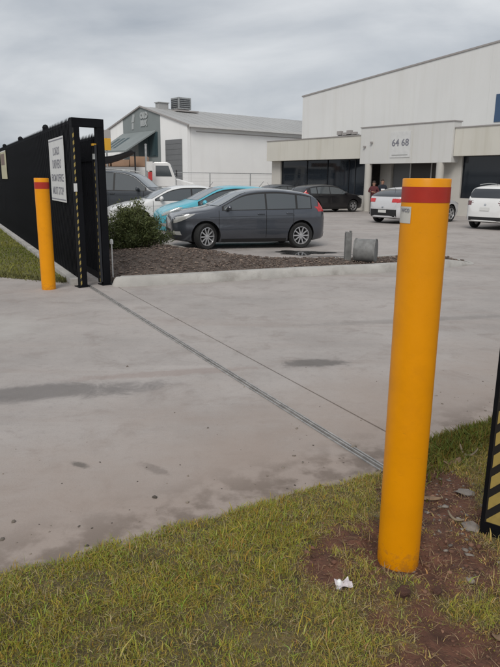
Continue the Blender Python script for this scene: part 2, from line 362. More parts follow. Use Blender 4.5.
# car park and driveway: two slabs that meet at the thin saw-cut joint beside the gate track
J0, J1 = Vector((-2.04, 9.47, 0)), Vector((0.92, 3.92, 0)); JD = (J1-J0).normalized(); JN = Vector((-JD.y, JD.x, 0))
JN = JN if JN.x > 0 else -JN
def slab(name, m, a, bb):
    p = [J0-JD*60+JN*a, J0+JD*40+JN*a, J0+JD*40+JN*bb, J0-JD*60+JN*bb]
    q = MB(); q.prism([(v.x, v.y, -.085) for v in p], (0, 0, .085)); return struct(name, q, m)
slab('driveway', 'drive_concrete', -0.008, -45)
slab('car_park', 'drive_concrete', 0.008, 70)
# verge at the camera's feet
EX = [-9, -4, -2.4, -1.05, -.68, -.24, .28, .73, 1.19, 1.69, 3.0, 6, 9]
EY = [-2.6, .2, 1.32, 2.28, 2.52, 2.74, 3.04, 3.22, 3.66, 4.0, 4.75, 6.4, 8.0]
def edge(x): return float(np.interp(x, EX, EY))+.05*vn(x, 0, 2.2, 3)+.02*vn(x, 0, 9, 4)
BX, BY = 0.672, 2.425                                                               # near bollard
def bare(x, y):
    """1 = bare soil, 0 = grass"""
    d = math.hypot((x-BX-.05)/1.0, (y-BY+.02)/.8); s = max(0, 1.25-d/.44)*.95
    d2 = math.hypot((x-.95)/.26, (y-2.95)/.48); s = max(s, max(0, 1.15-d2)*1.7)    # strip of dirt and chips between bollard and post
    d3 = math.hypot((x-.80)/.55, (y-1.80)/.42); s = max(s, max(0, 1.15-d3)*.8)
    d4 = math.hypot((x-.33)/.16, (y-2.30)/.22); s = max(s, max(0, 1-d4)*.9)
    f = min(1, max(.30+.12*min(1, max(-1, x)), s*2.0)); return min(1, max(0, s+f*(.5*vn(x, y, 3.1, 1)+.55*vn(x, y, 8, 2)+.35*vn(x, y, 19, 5))))
def vz(x, y):
    e = edge(x)-y
    z = .006+.03*min(1, max(0, e/.25))+.018*vn(x, y, 2.0, 5)+.010*vn(x, y, 8, 6)
    bb = bare(x, y); z += bb*(.013*vn(x, y, 14, 7)+.010*vn(x, y, 31, 8)-.008)
    d = math.hypot(x-BX, y-BY)
    z += .028*math.exp(-((d-.24)/.08)**2)*(1+1.2*vn(x, y, 6, 9))-.03*math.exp(-(d/.13)**2)
    return max(z, -.02)
xs = sorted(set(np.round(np.concatenate([np.arange(-9, -1.6, .3), np.arange(-1.6, 2.2, .022), np.arange(2.2, 9.1, .3)]), 3)))
vs = np.concatenate([np.arange(0, 2.6, .022), np.arange(2.7, 7, .4)])
b = MB(); P = []
for x in xs:
    e = edge(x); P.append([(x, e, -.03)]+[(x, e-v, vz(x, e-v)) for v in vs])
b.grid(P); vg = struct('grass_verge', b, 'verge_soil', 60)
cols_ = []
for v in vg.data.vertices:
    t = bare(v.co.x, v.co.y); t = max(0, min(1, (t-.18)/.35)); q_ = .8+.5*vn(v.co.x, v.co.y, 16, 41)
    cols_ += [(.13*(1-t)+.135*t)*q_, (.098*(1-t)+.060*t)*q_, (.040*(1-t)+.037*t)*q_, 1]
vg.data.color_attributes.new('Col', 'FLOAT_COLOR', 'POINT').data.foreach_set('color', cols_)
# grass blades on the verge
n = 560000
px = rng.uniform(-1.9, 2.7, n); py = rng.uniform(1.25, 4.6, n)
keep = [i for i in range(n) if edge(px[i])-py[i] > -.025]
pts = np.stack([px[keep], py[keep]], 1)
bar = np.array([bare(*p) for p in pts]); pat = np.array([vn(p[0], p[1], 4.5, 11)+.6*vn(p[0], p[1], 13, 12) for p in pts])
k = rng.random(len(pts)) < np.clip(1.02-1.15*bar, 0.02, 1)*np.clip(.80+.7*pat, .42, 1); pts, bar, pat = pts[k], bar[k], pat[k]
n = len(pts); zs = np.array([vz(*p) for p in pts])-.004
edg = np.array([edge(p[0])-p[1] for p in pts])
dry = np.clip(rng.random(n)*.75+.30*np.array([vn(p[0], p[1], 2.3, 14) for p in pts])+.40*bar+.20*(pts[:, 0])-.03, 0, 1)
green = np.stack([rng.uniform(.18, .38, n), rng.uniform(.19, .34, n), rng.uniform(.024, .055, n)], 1)
straw = np.stack([rng.uniform(.34, .56, n), rng.uniform(.25, .40, n), rng.uniform(.09, .17, n)], 1)
dk = (dry**2.2)[:, None]; cols = green*(1-dk)+straw*dk
lens = (.008+rng.gamma(2.2, .0062, n))*(1+.4*np.clip(pat, -1, 1))*np.clip(1.2-.5*bar, .5, 1.2)
V, F, Cc = blades(pts, zs, lens, rng.uniform(.0007, .0018, n)*(1+1.2*(rng.random(n) < .08)), cols, 1.05)
tag(quads_object('verge_grass', V, F, Cc, 'grass'), 'patchy short green and straw grass in the foreground around the near bollard', 'grass', kind='stuff')
# taller weedy tuft behind the bollard, along the slab edge
n = 9000; px = rng.uniform(.92, 2.2, n); py = np.array([edge(x) for x in px])-np.abs(rng.normal(0, .16, n))+.03
pts = np.stack([px, py], 1); zs = np.array([vz(*p) for p in pts])
cols = np.stack([rng.uniform(.08, .16, n), rng.uniform(.09, .15, n), rng.uniform(.014, .03, n)], 1)
V, F, Cc = blades(pts, zs, rng.uniform(.03, .10, n), rng.uniform(.002, .005, n), cols, .8)
tag(quads_object('edge_weeds', V, F, Cc, 'grass'), 'taller leafy green weeds between the driveway edge and the striped post', 'weeds', kind='stuff')

# soil clods and chips: too many and too small to count
def rocks(name, pts, sizes, cols, zf, flat=.6, m='chips'):
    base = bmesh.new(); bmesh.ops.create_icosphere(base, subdivisions=1, radius=1)
    bv = np.array([v.co[:] for v in base.verts]); bf = np.array([[v.index for v in f.verts] for f in base.faces]); base.free()
    n = len(pts); k = len(bv)
    V = np.repeat(bv[None], n, 0)*(1+rng.uniform(-.5, .4, (n, k, 1)))
    V *= np.stack([sizes*rng.uniform(.7, 1.4, n), sizes*rng.uniform(.6, 1.1, n), sizes*flat*rng.uniform(.6, 1.2, n)], 1)[:, None]
    a = rng.uniform(0, 6.28, n); c, s = np.cos(a)[:, None], np.sin(a)[:, None]
    V = np.stack([V[..., 0]*c-V[..., 1]*s, V[..., 0]*s+V[..., 1]*c, V[..., 2]], 2)
    zz = np.array([zf(*p) for p in pts])
    V += np.stack([pts[:, 0], pts[:, 1], zz+sizes*.15], 1)[:, None]
    F = (bf[None]+(np.arange(n)*k)[:, None, None]).reshape(-1, 3)
    return quads_object(name, V.reshape(-1, 3), F, np.repeat(cols, k, 0), m)
n = 26000; p = np.stack([rng.uniform(-1.2, 2.2, n), rng.uniform(1.5, 4.0, n)], 1)
p = p[[edge(q[0])-q[1] > .03 and math.hypot(q[0]-BX, q[1]-BY) > .1 and bare(*q) > random.random()*1.1+.12 for q in p]]
n = len(p); sz = np.minimum(.0022+rng.exponential(.0030, n), .020); t = rng.random((n, 1))
cols = np.array([[.12, .052, .033]])*(1-t)+np.array([[.20, .11, .07]])*t; cols *= rng.uniform(.6, 1.25, (n, 1))
tag(rocks('soil_clods', p, sz, cols, vz), 'loose red-brown soil clods round the foot of the near bollard', 'soil', kind='stuff')
n = 180; p = np.stack([rng.normal(1.0, .16, n), rng.normal(2.95, .33, n)], 1); p = p[[edge(q[0])-q[1] > .08 and math.hypot(q[0]-BX, q[1]-BY) > .12 for q in p]]; n = len(p)
sz = np.minimum(.004+rng.exponential(.004, n), .02); t = rng.random((n, 1))
cols = np.array([[.12, .10, .085]])*(1-t)+np.array([[.26, .23, .20]])*t
tag(rocks('gravel_chips', p, sz, cols, vz, .35), 'small grey stone chips in the dirt beside the striped post', 'gravel', kind='stuff')
n = 5200; p = np.stack([rng.uniform(.1, 1.7, n), rng.uniform(1.5, 3.75, n)], 1)
p = p[[edge(q[0])-q[1] > .05 and math.hypot(q[0]-BX, q[1]-BY) > .11 and bare(*q) > .25 for q in p]]; n = len(p)
cols = np.array([[.30, .21, .12]])*rng.uniform(.35, 1.25, (n, 1))
V, F, Cc = blades(p, np.array([vz(*q) for q in p])+.003, rng.uniform(.015, .06, n), rng.uniform(.0008, .002, n), cols, 4.5)
tag(quads_object('dead_straw', V, F, Cc, 'grass'), 'dead grass straw lying on the bare soil by the near bollard', 'straw', kind='stuff')
n = 26000; p = np.stack([rng.uniform(-1.6, 2.0, n), rng.uniform(1.4, 4.0, n)], 1); p = p[[edge(q[0])-q[1] > .02 and bare(*q) < .5 for q in p]]; n = len(p)
cols = np.array([[.36, .29, .16]])*rng.uniform(.4, 1.2, (n, 1))
V, F, Cc = blades(p, np.array([vz(*q) for q in p])+rng.uniform(.002, .014, n), rng.uniform(.012, .045, n), rng.uniform(.0006, .0016, n), cols, 4.0)
tag(quads_object('thatch', V, F, Cc, 'grass'), 'dry thatch straw lying flat among the foreground grass', 'straw', kind='stuff')
n = 260; px_ = rng.uniform(-3, 3, n); p = np.stack([px_, np.array([edge(x) for x in px_])+np.abs(rng.exponential(.5, n))+.02], 1); sz = .003+rng.exponential(.003, n)
t = rng.random((n, 1)); cols = np.array([[.05, .042, .036]])*(1-t)+np.array([[.26, .22, .18]])*t
tag(rocks('driveway_grit', p, sz, cols, lambda x, y: 0.0, .6), 'loose grit scattered on the concrete driveway near the grass', 'grit', kind='stuff')

# ------------------------------------------------------------------ lawn strip outside the fence
LW = [(-2.86, 9.95), (-3.3, 10.05), (-4.3, 10.44), (-6.5, 11.3), (-12, 13.6), (-22, 18), (-24, 40), (-15.3, 35), (-9.0, 22.1), (-5.4, 14.9), (-3.02, 10.2)]
b = MB(); b.prism([(x, y, -.02) for x, y in LW], (0, 0, .045)); struct('lawn', b, 'lawn_soil')
def inpoly(x, y, P):
    r = False; j = len(P)-1
    for i in range(len(P)):
        if (P[i][1] > y) != (P[j][1] > y) and x < (P[j][0]-P[i][0])*(y-P[i][1])/(P[j][1]-P[i][1])+P[i][0]: r = not r
        j = i
    return r
n = 90000; p = np.stack([rng.uniform(-14, -2.7, n), rng.uniform(9.8, 26, n)], 1); p = p[[inpoly(q[0], q[1], LW) for q in p]]; n = len(p)
t = np.clip(np.array([[.45+.8*vn(q[0], q[1], 1.1, 21)] for q in p])+rng.normal(0, .15, (n, 1)), 0, 1)
cols = np.array([[.115, .14, .018]])*(1-t)+np.array([[.23, .22, .045]])*t; cols *= rng.uniform(.7, 1.2, (n, 1))
V, F, Cc = blades(p, np.full(n, .02), rng.uniform(.03, .075, n), rng.uniform(.004, .009, n), cols, .7)
tag(quads_object('lawn_grass', V, F, Cc, 'grass'), 'mown green lawn outside the black fence on the left', 'grass', kind='stuff')
# ragged taller weeds at the lawn's front edge
n = 2600; s_ = rng.uniform(0, 4.6, n); base = np.array([(-2.86, 9.95)])+np.outer(s_, np.array([-.93, .36]))
p = base+rng.normal(0, .07, (n, 2)); cols = np.array([[.13, .13, .05]])*rng.uniform(.5, 1.4, (n, 1))
V, F, Cc = blades(p, np.full(n, .0), rng.uniform(.04, .12, n), rng.uniform(.004, .008, n), cols, .6)
tag(quads_object('lawn_edge_weeds', V, F, Cc, 'grass'), 'ragged dry weeds along the front edge of the left lawn', 'weeds', kind='stuff')
# concrete mowing strip under the fence
a_ = F0+NF*.07-FD*.42; c_ = F0+NF*.07+FD*30
b = MB(); b.box((a_+c_)/2+Vector((0, 0, .04)), ((c_-a_).length, .14, .12), (FD, NF, Z)); tag(b.build('mowing_strip', 'kerb_concrete'), 'pale concrete mowing strip under the black fence', 'kerb')

# ------------------------------------------------------------------ garden island with kerb
FR = [(-2.02, 9.56), (-.83, 10.03), (.87, 10.79), (2.72, 11.53), (4.11, 12.32), (4.62, 12.74)]
BK = [(4.60, 13.05), (4.30, 13.75), (3.95, 14.0), (3.3, 13.75), (2.3, 13.2), (1.46, 13.0), (.4, 12.98), (-.45, 13.25), (-1.0, 13.9), (-1.6, 14.9), (-2.23, 16.0), (-3.0, 17.8)]
GI = [(-5.9, 17.8), (-2.5, 10.6), (-2.32, 10.0)]
ISL = FR+BK+GI
def isl_z(x, y):
    if x > 3.2: return .085+.02*vn(x, y, 3, 31)-.03*max(0, x-4)
    # mounded towards the middle-left
    m = max(0, 1-math.hypot((x+1.9)/2.6, (y-12.4)/2.6)); t = max(0, 1-math.hypot((x-1.5)/3.6, (y-12.6)/1.2))
    return .075+.20*m*m*(3-2*m)+.04*t+.015*vn(x, y, 2.2, 31)
def seg_d(x, y, P): return min(abs((P[i+1][0]-P[i][0])*(P[i][1]-y)-(P[i][0]-x)*(P[i+1][1]-P[i][1]))/math.hypot(P[i+1][0]-P[i][0], P[i+1][1]-P[i][1]) if min(P[i][0], P[i+1][0])-.1 < x < max(P[i][0], P[i+1][0])+.1 else 9 for i in range(len(P)-1))
b = MB(); vid = {}
g = .09
nx0, nx1, ny0, ny1 = -6.2, 4.8, 9.4, 18
for i in range(int((nx1-nx0)/g)):
    for j in range(int((ny1-ny0)/g)):
        cx, cy = nx0+(i+.5)*g, ny0+(j+.5)*g
        if inpoly(cx, cy, ISL):
            f = []
            for (a, c) in ((i, j), (i+1, j), (i+1, j+1), (i, j+1)):
                if (a, c) not in vid: vid[a, c] = len(b.v); x, y = nx0+a*g, ny0+c*g; b.v.append(Vector((x, y, isl_z(x, y)-.02 if inpoly(x, y, ISL) and seg_d(x, y, FR) > .09 and seg_d(x, y, BK) > .07 else -.04)))
                f.append(vid[a, c])
            b.f.append(tuple(f))
struct('garden_bed', b, 'mulch_base', 60)
def smooth_poly(P, n=8):
    out = []
    for i in range(len(P)-1):
        p0, p1, p2, p3 = [Vector((*P[max(0, min(len(P)-1, k))], 0)) for k in (i-1, i, i+1, i+2)]
        for j in range(n):
            t = j/n; out.append(.5*((2*p1)+(-p0+p2)*t+(2*p0-5*p1+4*p2-p3)*t*t+(-p0+3*p1-3*p2+p3)*t**3))
    out.append(Vector((*P[-1], 0))); return out
def kerb_run(P, sec, taper=None):
    pl = smooth_poly(P); G = []
    for i, p in enumerate(pl):
        d = (pl[min(i+1, len(pl)-1)]-pl[max(i-1, 0)]).normalized(); nn = Vector((-d.y, d.x, 0)); k = 1 if not taper else taper(i/(len(pl)-1))
        G.append([(p.x+nn.x*a, p.y+nn.y*a, h*k if h > 0 else h) for a, h in sec])
    q = MB(); q.grid(G); q.f.append(tuple(range(len(sec)))); q.f.append(tuple(len(q.v)-1-i for i in range(len(sec)))); return q
ko = empty('island_kerb', (0, 0, 0), 0, 'pale concrete kerb round the mulched island beside the driveway', 'kerb')
q = kerb_run([(-2.22, 9.75)]+FR, [(0, -.02), (.0, .03), (.03, .13), (.05, .15), (.20, .15), (.20, -.02)], lambda t: min(1, .25+t*6, .12+(1-t)*4.5)); q.build('front_kerb', 'kerb_concrete', ko, 40)
q = kerb_run(FR[-1:]+[(4.68, 12.87)]+BK, [(0, -.02), (0, .03), (.015, .05), (.03, .055), (.11, .055), (.11, -.02)], lambda t: min(1.5, .2+t*4)); q.build('back_kerb', 'kerb_concrete', ko, 40)
n = 52000; p = np.stack([rng.uniform(-5.5, 4.6, n), rng.uniform(9.6, 17.5, n)], 1); 
p = p[[inpoly(q[0], q[1], ISL) and seg_d(q[0], q[1], FR) > .2 and seg_d(q[0], q[1], BK) > .18 for q in p]]; n = len(p)
sz = .006+rng.exponential(.0065, n); t = rng.random((n, 1))**1.6
cols = np.array([[.065, .044, .035]])*(1-t)+np.array([[.27, .205, .165]])*t
tag(rocks('bark_mulch', p, np.minimum(sz, .05), cols, isl_z, .4), 'brown bark mulch covering the kerbed island', 'mulch', kind='stuff')

# ------------------------------------------------------------------ gate track
TD = (Vector((0.77, 3.37, 0))-Vector((-2.47, 9.44, 0))).normalized(); TN = Vector((-TD.y, TD.x, 0))
T0 = Vector((-2.60, 9.70, 0)); T1 = Vector((1.0, 2.94, 0))
tr = empty('gate_track', (T0+T1)/2, 0, 'steel sliding gate track crossing the concrete driveway', 'gate track')
L_ = (T1-T0).length; o_ = Vector((0, 0, 0))
for s in (-1, 1):
    MB().box((TN*s*.028)+Z*.003, (L_, .010, .010), (TD, TN, Z)).build('track_edge', 'rail_steel', tr)
MB().box(Z*.006, (L_-.02, .010, .012), (TD, TN, Z)).build('rail', 'rail_steel', tr)
MB().box(Z*.001, (L_, .048, .0035), (TD, TN, Z)).build('track_bed', 'track_dirt', tr)

# ------------------------------------------------------------------ bollards
def bollard(loc, h, r, label, sticker):
    o = empty('bollard', loc, 0, label, 'bollard', 'yellow steel bollards beside the driveway')
    MB().lathe([(0, -.25), (r, -.25), (r, h-.09), ], 'Z', 64).build('post', 'yellow_paint', o, 50)
    MB().lathe([(r, h-.09), (r+.0002, h-.004), (r-.0015, h-.001), (r-.005, h), (0, h+.001)], 'Z', 64).build('top_cap', 'yellow_paint', o, 50)
    z0, z1 = (h-.089, h-.031) if sticker else (h-.155, h-.06)
    MB().lathe([(r, z0), (r+.0012, z0), (r+.0012, z1), (r, z1)], 'Z', 64).build('reflective_band', 'red_band', o, 50)
    if sticker:
        a0, a1 = R(172), R(222); G = [[((r+.0015)*math.cos(a), (r+.0015)*math.sin(a), z) for a in np.linspace(a0, a1, 10)] for z in (h-.167, h-.105)]
        s = MB().grid(G).build('sticker', 'sticker', o, 60)
        am = R(205); rr = r+.003
        text_mesh('sticker_text', 'WCO', .019, 'ink_grey', s, frame_mtx((rr*math.cos(am), rr*math.sin(am), h-.119), (-math.sin(am), math.cos(am), 0), (0, 0, 1)), .0003, .0004)
    return o
bollard((BX, BY, 0), 1.664, .0905, 'large near yellow bollard with white sticker standing in dug soil', True)
bollard((-3.1, 9.23+.09, 0), 1.655, .105, 'far yellow bollard in front of the black fence', False)

# ------------------------------------------------------------------ fence, sliding gate, guide frame
fe = empty('steel_fence', F0, 0, 'long black spiked steel picket fence running back along the lawn', 'fence')
NI = -NF                                       # towards the car park
def picket_mesh(h, w=.025):
    m = MB(); m.box((0, 0, h/2), (w, w, h)); o = len(m.v)
    a = w*.62
    m.v += [Vector(p) for p in ((-a, -a, h), (a, -a, h), (a, a, h), (-a, a, h), (0, 0, h+.10))]
    m.f += [(o, o+1, o+4), (o+1, o+2, o+4), (o+2, o+3, o+4), (o+3, o, o+4), (o+3, o+2, o+1, o)]
    return m.mesh('picket', 'black_steel')
fang = math.atan2(FD.y, FD.x)
pm = picket_mesh(2.36)
FL = 24.0; n = int((FL+.34)/.11)
for i in range(n):
    p_ = FD*(-.34+i*.11)+NI*.0+Z*.10; inst('picket', pm, fe, p_, (0, 0, fang))
for z in (.32, 2.22):
    MB().box(FD*(FL/2-.19)+NI*.035+Z*z, (FL+.38, .04, .045), (FD, NF, Z)).build('rail', 'black_steel', fe)
pmm = MB().box((0, 0, 1.275), (.09, .09, 2.55)).lathe([(.055, 2.55), (.06, 2.59), (.04, 2.63), (0, 2.645)], 'Z', 12).mesh('fence_post', 'black_steel')
for i in range(6): inst('fence_post', pmm, fe, FD*(2.4+3.9*i)+NI*.07, (0, 0, fang))
# dark shade mesh panels? the gate's own steel sits right behind the fence
ga = empty('sliding_gate', F0+NI*.34-FD*.55, 0, 'black steel sliding gate parked open behind the fence', 'gate')
pg = picket_mesh(2.10); GL = 7.6
for i in range(int(GL/.11)): inst('picket', pg, ga, FD*(.09+i*.11)+Z*.14, (0, 0, fang))
for z, hh in ((.12, .10), (1.95, .06)): MB().box(FD*GL/2+Z*z, (GL, .05, hh), (FD, NF, Z)).build('rail', 'black_steel', ga)
MB().box(FD*.03+Z*1.09, (.06, .12, 2.10), (FD, NF, Z)).build('end_stile', 'black_steel', ga)
MB().box(FD*.03+Z*2.155, (.07, .13, .03), (FD, NF, Z)).build('stile_cap', 'sign_yellow', ga)
def tape(parent, p, wdir, nrm, wid, z0, z1, slant=1):
    bk = MB().box(Vector(p)+nrm*.001+Z*(z0+z1)/2, (wid, .002, z1-z0), (wdir, nrm, Z)).build('hazard_tape', 'tape_black', parent)
    per = .105; m = MB().prism([wdir*(-wid/2)+Z*0, wdir*(wid/2)+Z*wid*slant, wdir*(wid/2)+Z*(wid*slant+.055), wdir*(-wid/2)+Z*.055], nrm*.0015).mesh('stripe', 'tape_yellow')
    z = z0
    while z < z1-.11: inst('stripe', m, bk, Vector(p)+nrm*.002+Z*z); z += per
tape(ga, -FD*.001-NI*.035, NI, -FD, .022, .05, 2.05)
pf = empty('gate_guide_frame', (-2.485, 9.68, 0), 0, 'black steel guide frame at the gate end with striped tape', 'gate frame')
PA = Vector((.80, .60, 0)).normalized(); PN = Vector((PA.y, -PA.x, 0))      # across; towards camera
MB().box(PA*-.195+Z*1.2, (.115, .115, 2.4), (PA, PN, Z)).build('left_post', 'black_steel', pf, None, .006).name = 'post'
MB().box(PA*.195+Z*1.2, (.115, .115, 2.4), (PA, PN, Z)).build('post', 'black_steel', pf, None, .006)
MB().box(Z*2.462, (.504, .117, .124), (PA, PN, Z)).build('top_beam', 'black_steel', pf, None, .006)
MB().box(PA*-.195+Z*.006, (.2, .2, .012), (PA, PN, Z)).build('base_plate', 'black_steel', pf)
MB().box(PA*.195+Z*.006, (.2, .2, .012), (PA, PN, Z)).build('base_plate', 'black_steel', pf)
MB().box(PA*.115+Z*1.1+PN*.02, (.03, .03, 2.1), (PA, PN, Z)).build('guide_bar', 'frame_dark', pf)
MB().lathe([(0, 1.94), (.03, 1.94), (.03, 2.02), (0, 2.02)], 'Z', 14, PA*.1).build('roller', 'galv', pf, 40)
tape(pf, PA*-.240+PN*.0585, PA, PN, .022, .03, 2.38)
MB().box(PA*-.25+PN*.066+Z*1.52, (.05, .012, .12), (PA, PN, Z)).build('junction_box', 'sign_white', pf)
# striped catch post at the right edge
cp = empty('gate_catch_post', (1.10, 2.61, 0), 0, 'black gate post with yellow hazard stripes at the right edge', 'post')
CX = Vector((.80, -.60, 0)); CN = Vector((-.60, -.80, 0))
MB().box(CX*.10-CN*.06+Z*1.2, (.20, .12, 2.5), (CX, CN, Z)).build('post', 'black_steel', cp, None, .004)
bk = MB().box(CX*.105+CN*.001+Z*1.25, (.17, .002, 2.3), (CX, CN, Z)).build('hazard_tape', 'tape_black', cp)
wd = .15; st = .062
m = MB().prism([CX*.028+Z*0, CX*(.028+wd)+Z*wd*1.05, CX*(.028+wd)+Z*(wd*1.05+st), CX*.028+Z*st], CN*.0015).mesh('stripe', 'tape_yellow')
inst('stripe', MB().prism([CX*.028+Z*0, CX*.10+Z*0, CX*.10+Z*.088, CX*.028+Z*.012], CN*.0015).mesh('stripe', 'tape_yellow'), bk, CN*.002+Z*.105)
for k in range(20): inst('stripe', m, bk, CN*.002+Z*(.165+k*.107))
# small white pipe with a cap beside the guide frame
wp = empty('marker_pipe', (-2.30, 10.18, .05), 0, 'thin white capped pipe standing beside the gate guide frame', 'pipe')
MB().tube((0, 0, -.1), (0, 0, .58), .011, 12).build('pipe', 'white_pvc', wp, 40)
MB().lathe([(0, .56), (.028, .56), (.028, .61), (.018, .635), (0, .64)], 'Z', 16).build('cap', 'white_pvc', wp, 40)

# signs on the fence
def fence_sign(s0, s1, z0, z1, m, label, name='fence_sign'):
    o = empty(name, F0+FD*(s0+s1)/2+NF*.035+Z*z0, 0, label, 'sign')
    MB().box(Z*(z1-z0)/2, (s1-s0, .004, z1-z0), (FD, NF, Z)).build('panel', m, o); return o
sg = fence_sign(.10, 1.50, 1.27, 2.31, 'sign_white', 'white rectangular text sign on the fence behind the far bollard')
for z in (.035, 1.005): MB().box(NF*.003+Z*z, (1.36, .003, .018), (FD, NF, Z)).build('border_line', 'ink_grey', sg)
for body, z, s_ in (('LOADS', .82, .18), ('DRIVERS', .61, .20), ('FROM OFFICE', .385, .17), ('MUST STOP', .17, .18)):
    text_mesh('lettering', body, s_, 'ink_grey', sg, frame_mtx(NF*.004+Z*z, -FD, Z), .0005, .003, 1.1)
sg = fence_sign(9.05, 10.6, 1.62, 2.42, 'sign_cream', 'cream and brown sign on the fence at the left edge')
MB().box(NF*.003+FD*.15+Z*.56, (1.0, .003, .32), (FD, NF, Z)).build('printed_block', 'sign_brown', sg)
MB().box(NF*.003+Z*.785, (1.54, .003, .025), (FD, NF, Z)).build('border_line', 'sign_white', sg)

# ------------------------------------------------------------------ bush on the island
def bush(loc, rx, ry, h, label):
    o = empty('bush', loc, 0, label, 'bush'); m = MB()
    tips = []
    for k in range(48):
        a = random.uniform(0, 6.28); rr = random.random()**.5; tp = Vector((math.cos(a)*rr*rx*.92, math.sin(a)*rr*ry*.92, h*(.93-.6*rr*rr)*random.choice((.7, .8, .9, .95, 1.0, 1.0, 1.08, 1.16))))
        tips.append(tp); m.tube((tp.x*.12, tp.y*.12, -.05), tp*.9, .012, 5, .003)
    m.build('stem', 'stem', o)
    n = 26000; ti = rng.integers(0, len(tips), n); T = np.array([t[:] for t in tips])
    f = rng.random(n)**.45; c = T[ti]*f[:, None]+rng.normal(0, 1, (n, 3))*np.array([.075, .075, .065]); c[:, 2] = np.abs(c[:, 2])+.015
    ln = rng.uniform(.014, .05, n); wd = ln*rng.uniform(.16, .3, n)
    d = rng.normal(0, 1, (n, 3))+np.stack([c[:, 0]/rx, c[:, 1]/ry, np.full(n, .9)], 1); d /= np.linalg.norm(d, axis=1, keepdims=True)
    s = np.cross(d, rng.normal(0, 1, (n, 3))); s /= np.linalg.norm(s, axis=1, keepdims=True)
    V = np.stack([c-d*ln[:, None], c+s*wd[:, None], c+d*ln[:, None], c-s*wd[:, None]], 1).reshape(-1, 3)
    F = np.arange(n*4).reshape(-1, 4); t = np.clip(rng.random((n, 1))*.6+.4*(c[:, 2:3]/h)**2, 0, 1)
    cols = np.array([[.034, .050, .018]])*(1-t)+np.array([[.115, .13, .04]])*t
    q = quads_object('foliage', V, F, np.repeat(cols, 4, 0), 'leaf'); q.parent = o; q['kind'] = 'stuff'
    return o
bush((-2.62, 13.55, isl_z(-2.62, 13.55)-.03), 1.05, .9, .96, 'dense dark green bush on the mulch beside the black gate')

# ------------------------------------------------------------------ stub post and steel drum in the island
sp = empty('stub_post', (1.96, 12.45, .1), R(10), 'short grey galvanised stub post in the island beside the drum', 'post')
MB().box((0, 0, .24), (.13, .09, .62)).build('post', 'dull_galv', sp, None, .006)
MB().box((-.03, 0, .555), (.05, .085, .03)).box((.045, 0, .565), (.03, .085, .05)).build('broken_top', 'dull_galv', sp)
dr = empty('steel_drum', (2.30, 12.35, .07), R(-20), 'grey galvanised drum lying in the island behind the kerb', 'drum')
r_ = .235
MB().lathe([(0, -.21), (r_-.02, -.21), (r_-.02, -.2), (r_, -.2), (r_, .2), (r_-.02, .2), (r_-.02, .19), (0, .19)], 'Y', 40, (0, 0, r_)).build('shell', 'dull_galv', dr, 35).rotation_euler = (0, 0, R(90))
for s in (-1, 1): MB().lathe([(r_, -.012), (r_+.012, -.012), (r_+.012, .012), (r_, .012)], 'Y', 40, (0, s*.2, r_)).build('rim', 'dull_galv', dr, 35).rotation_euler = (0, 0, R(90))
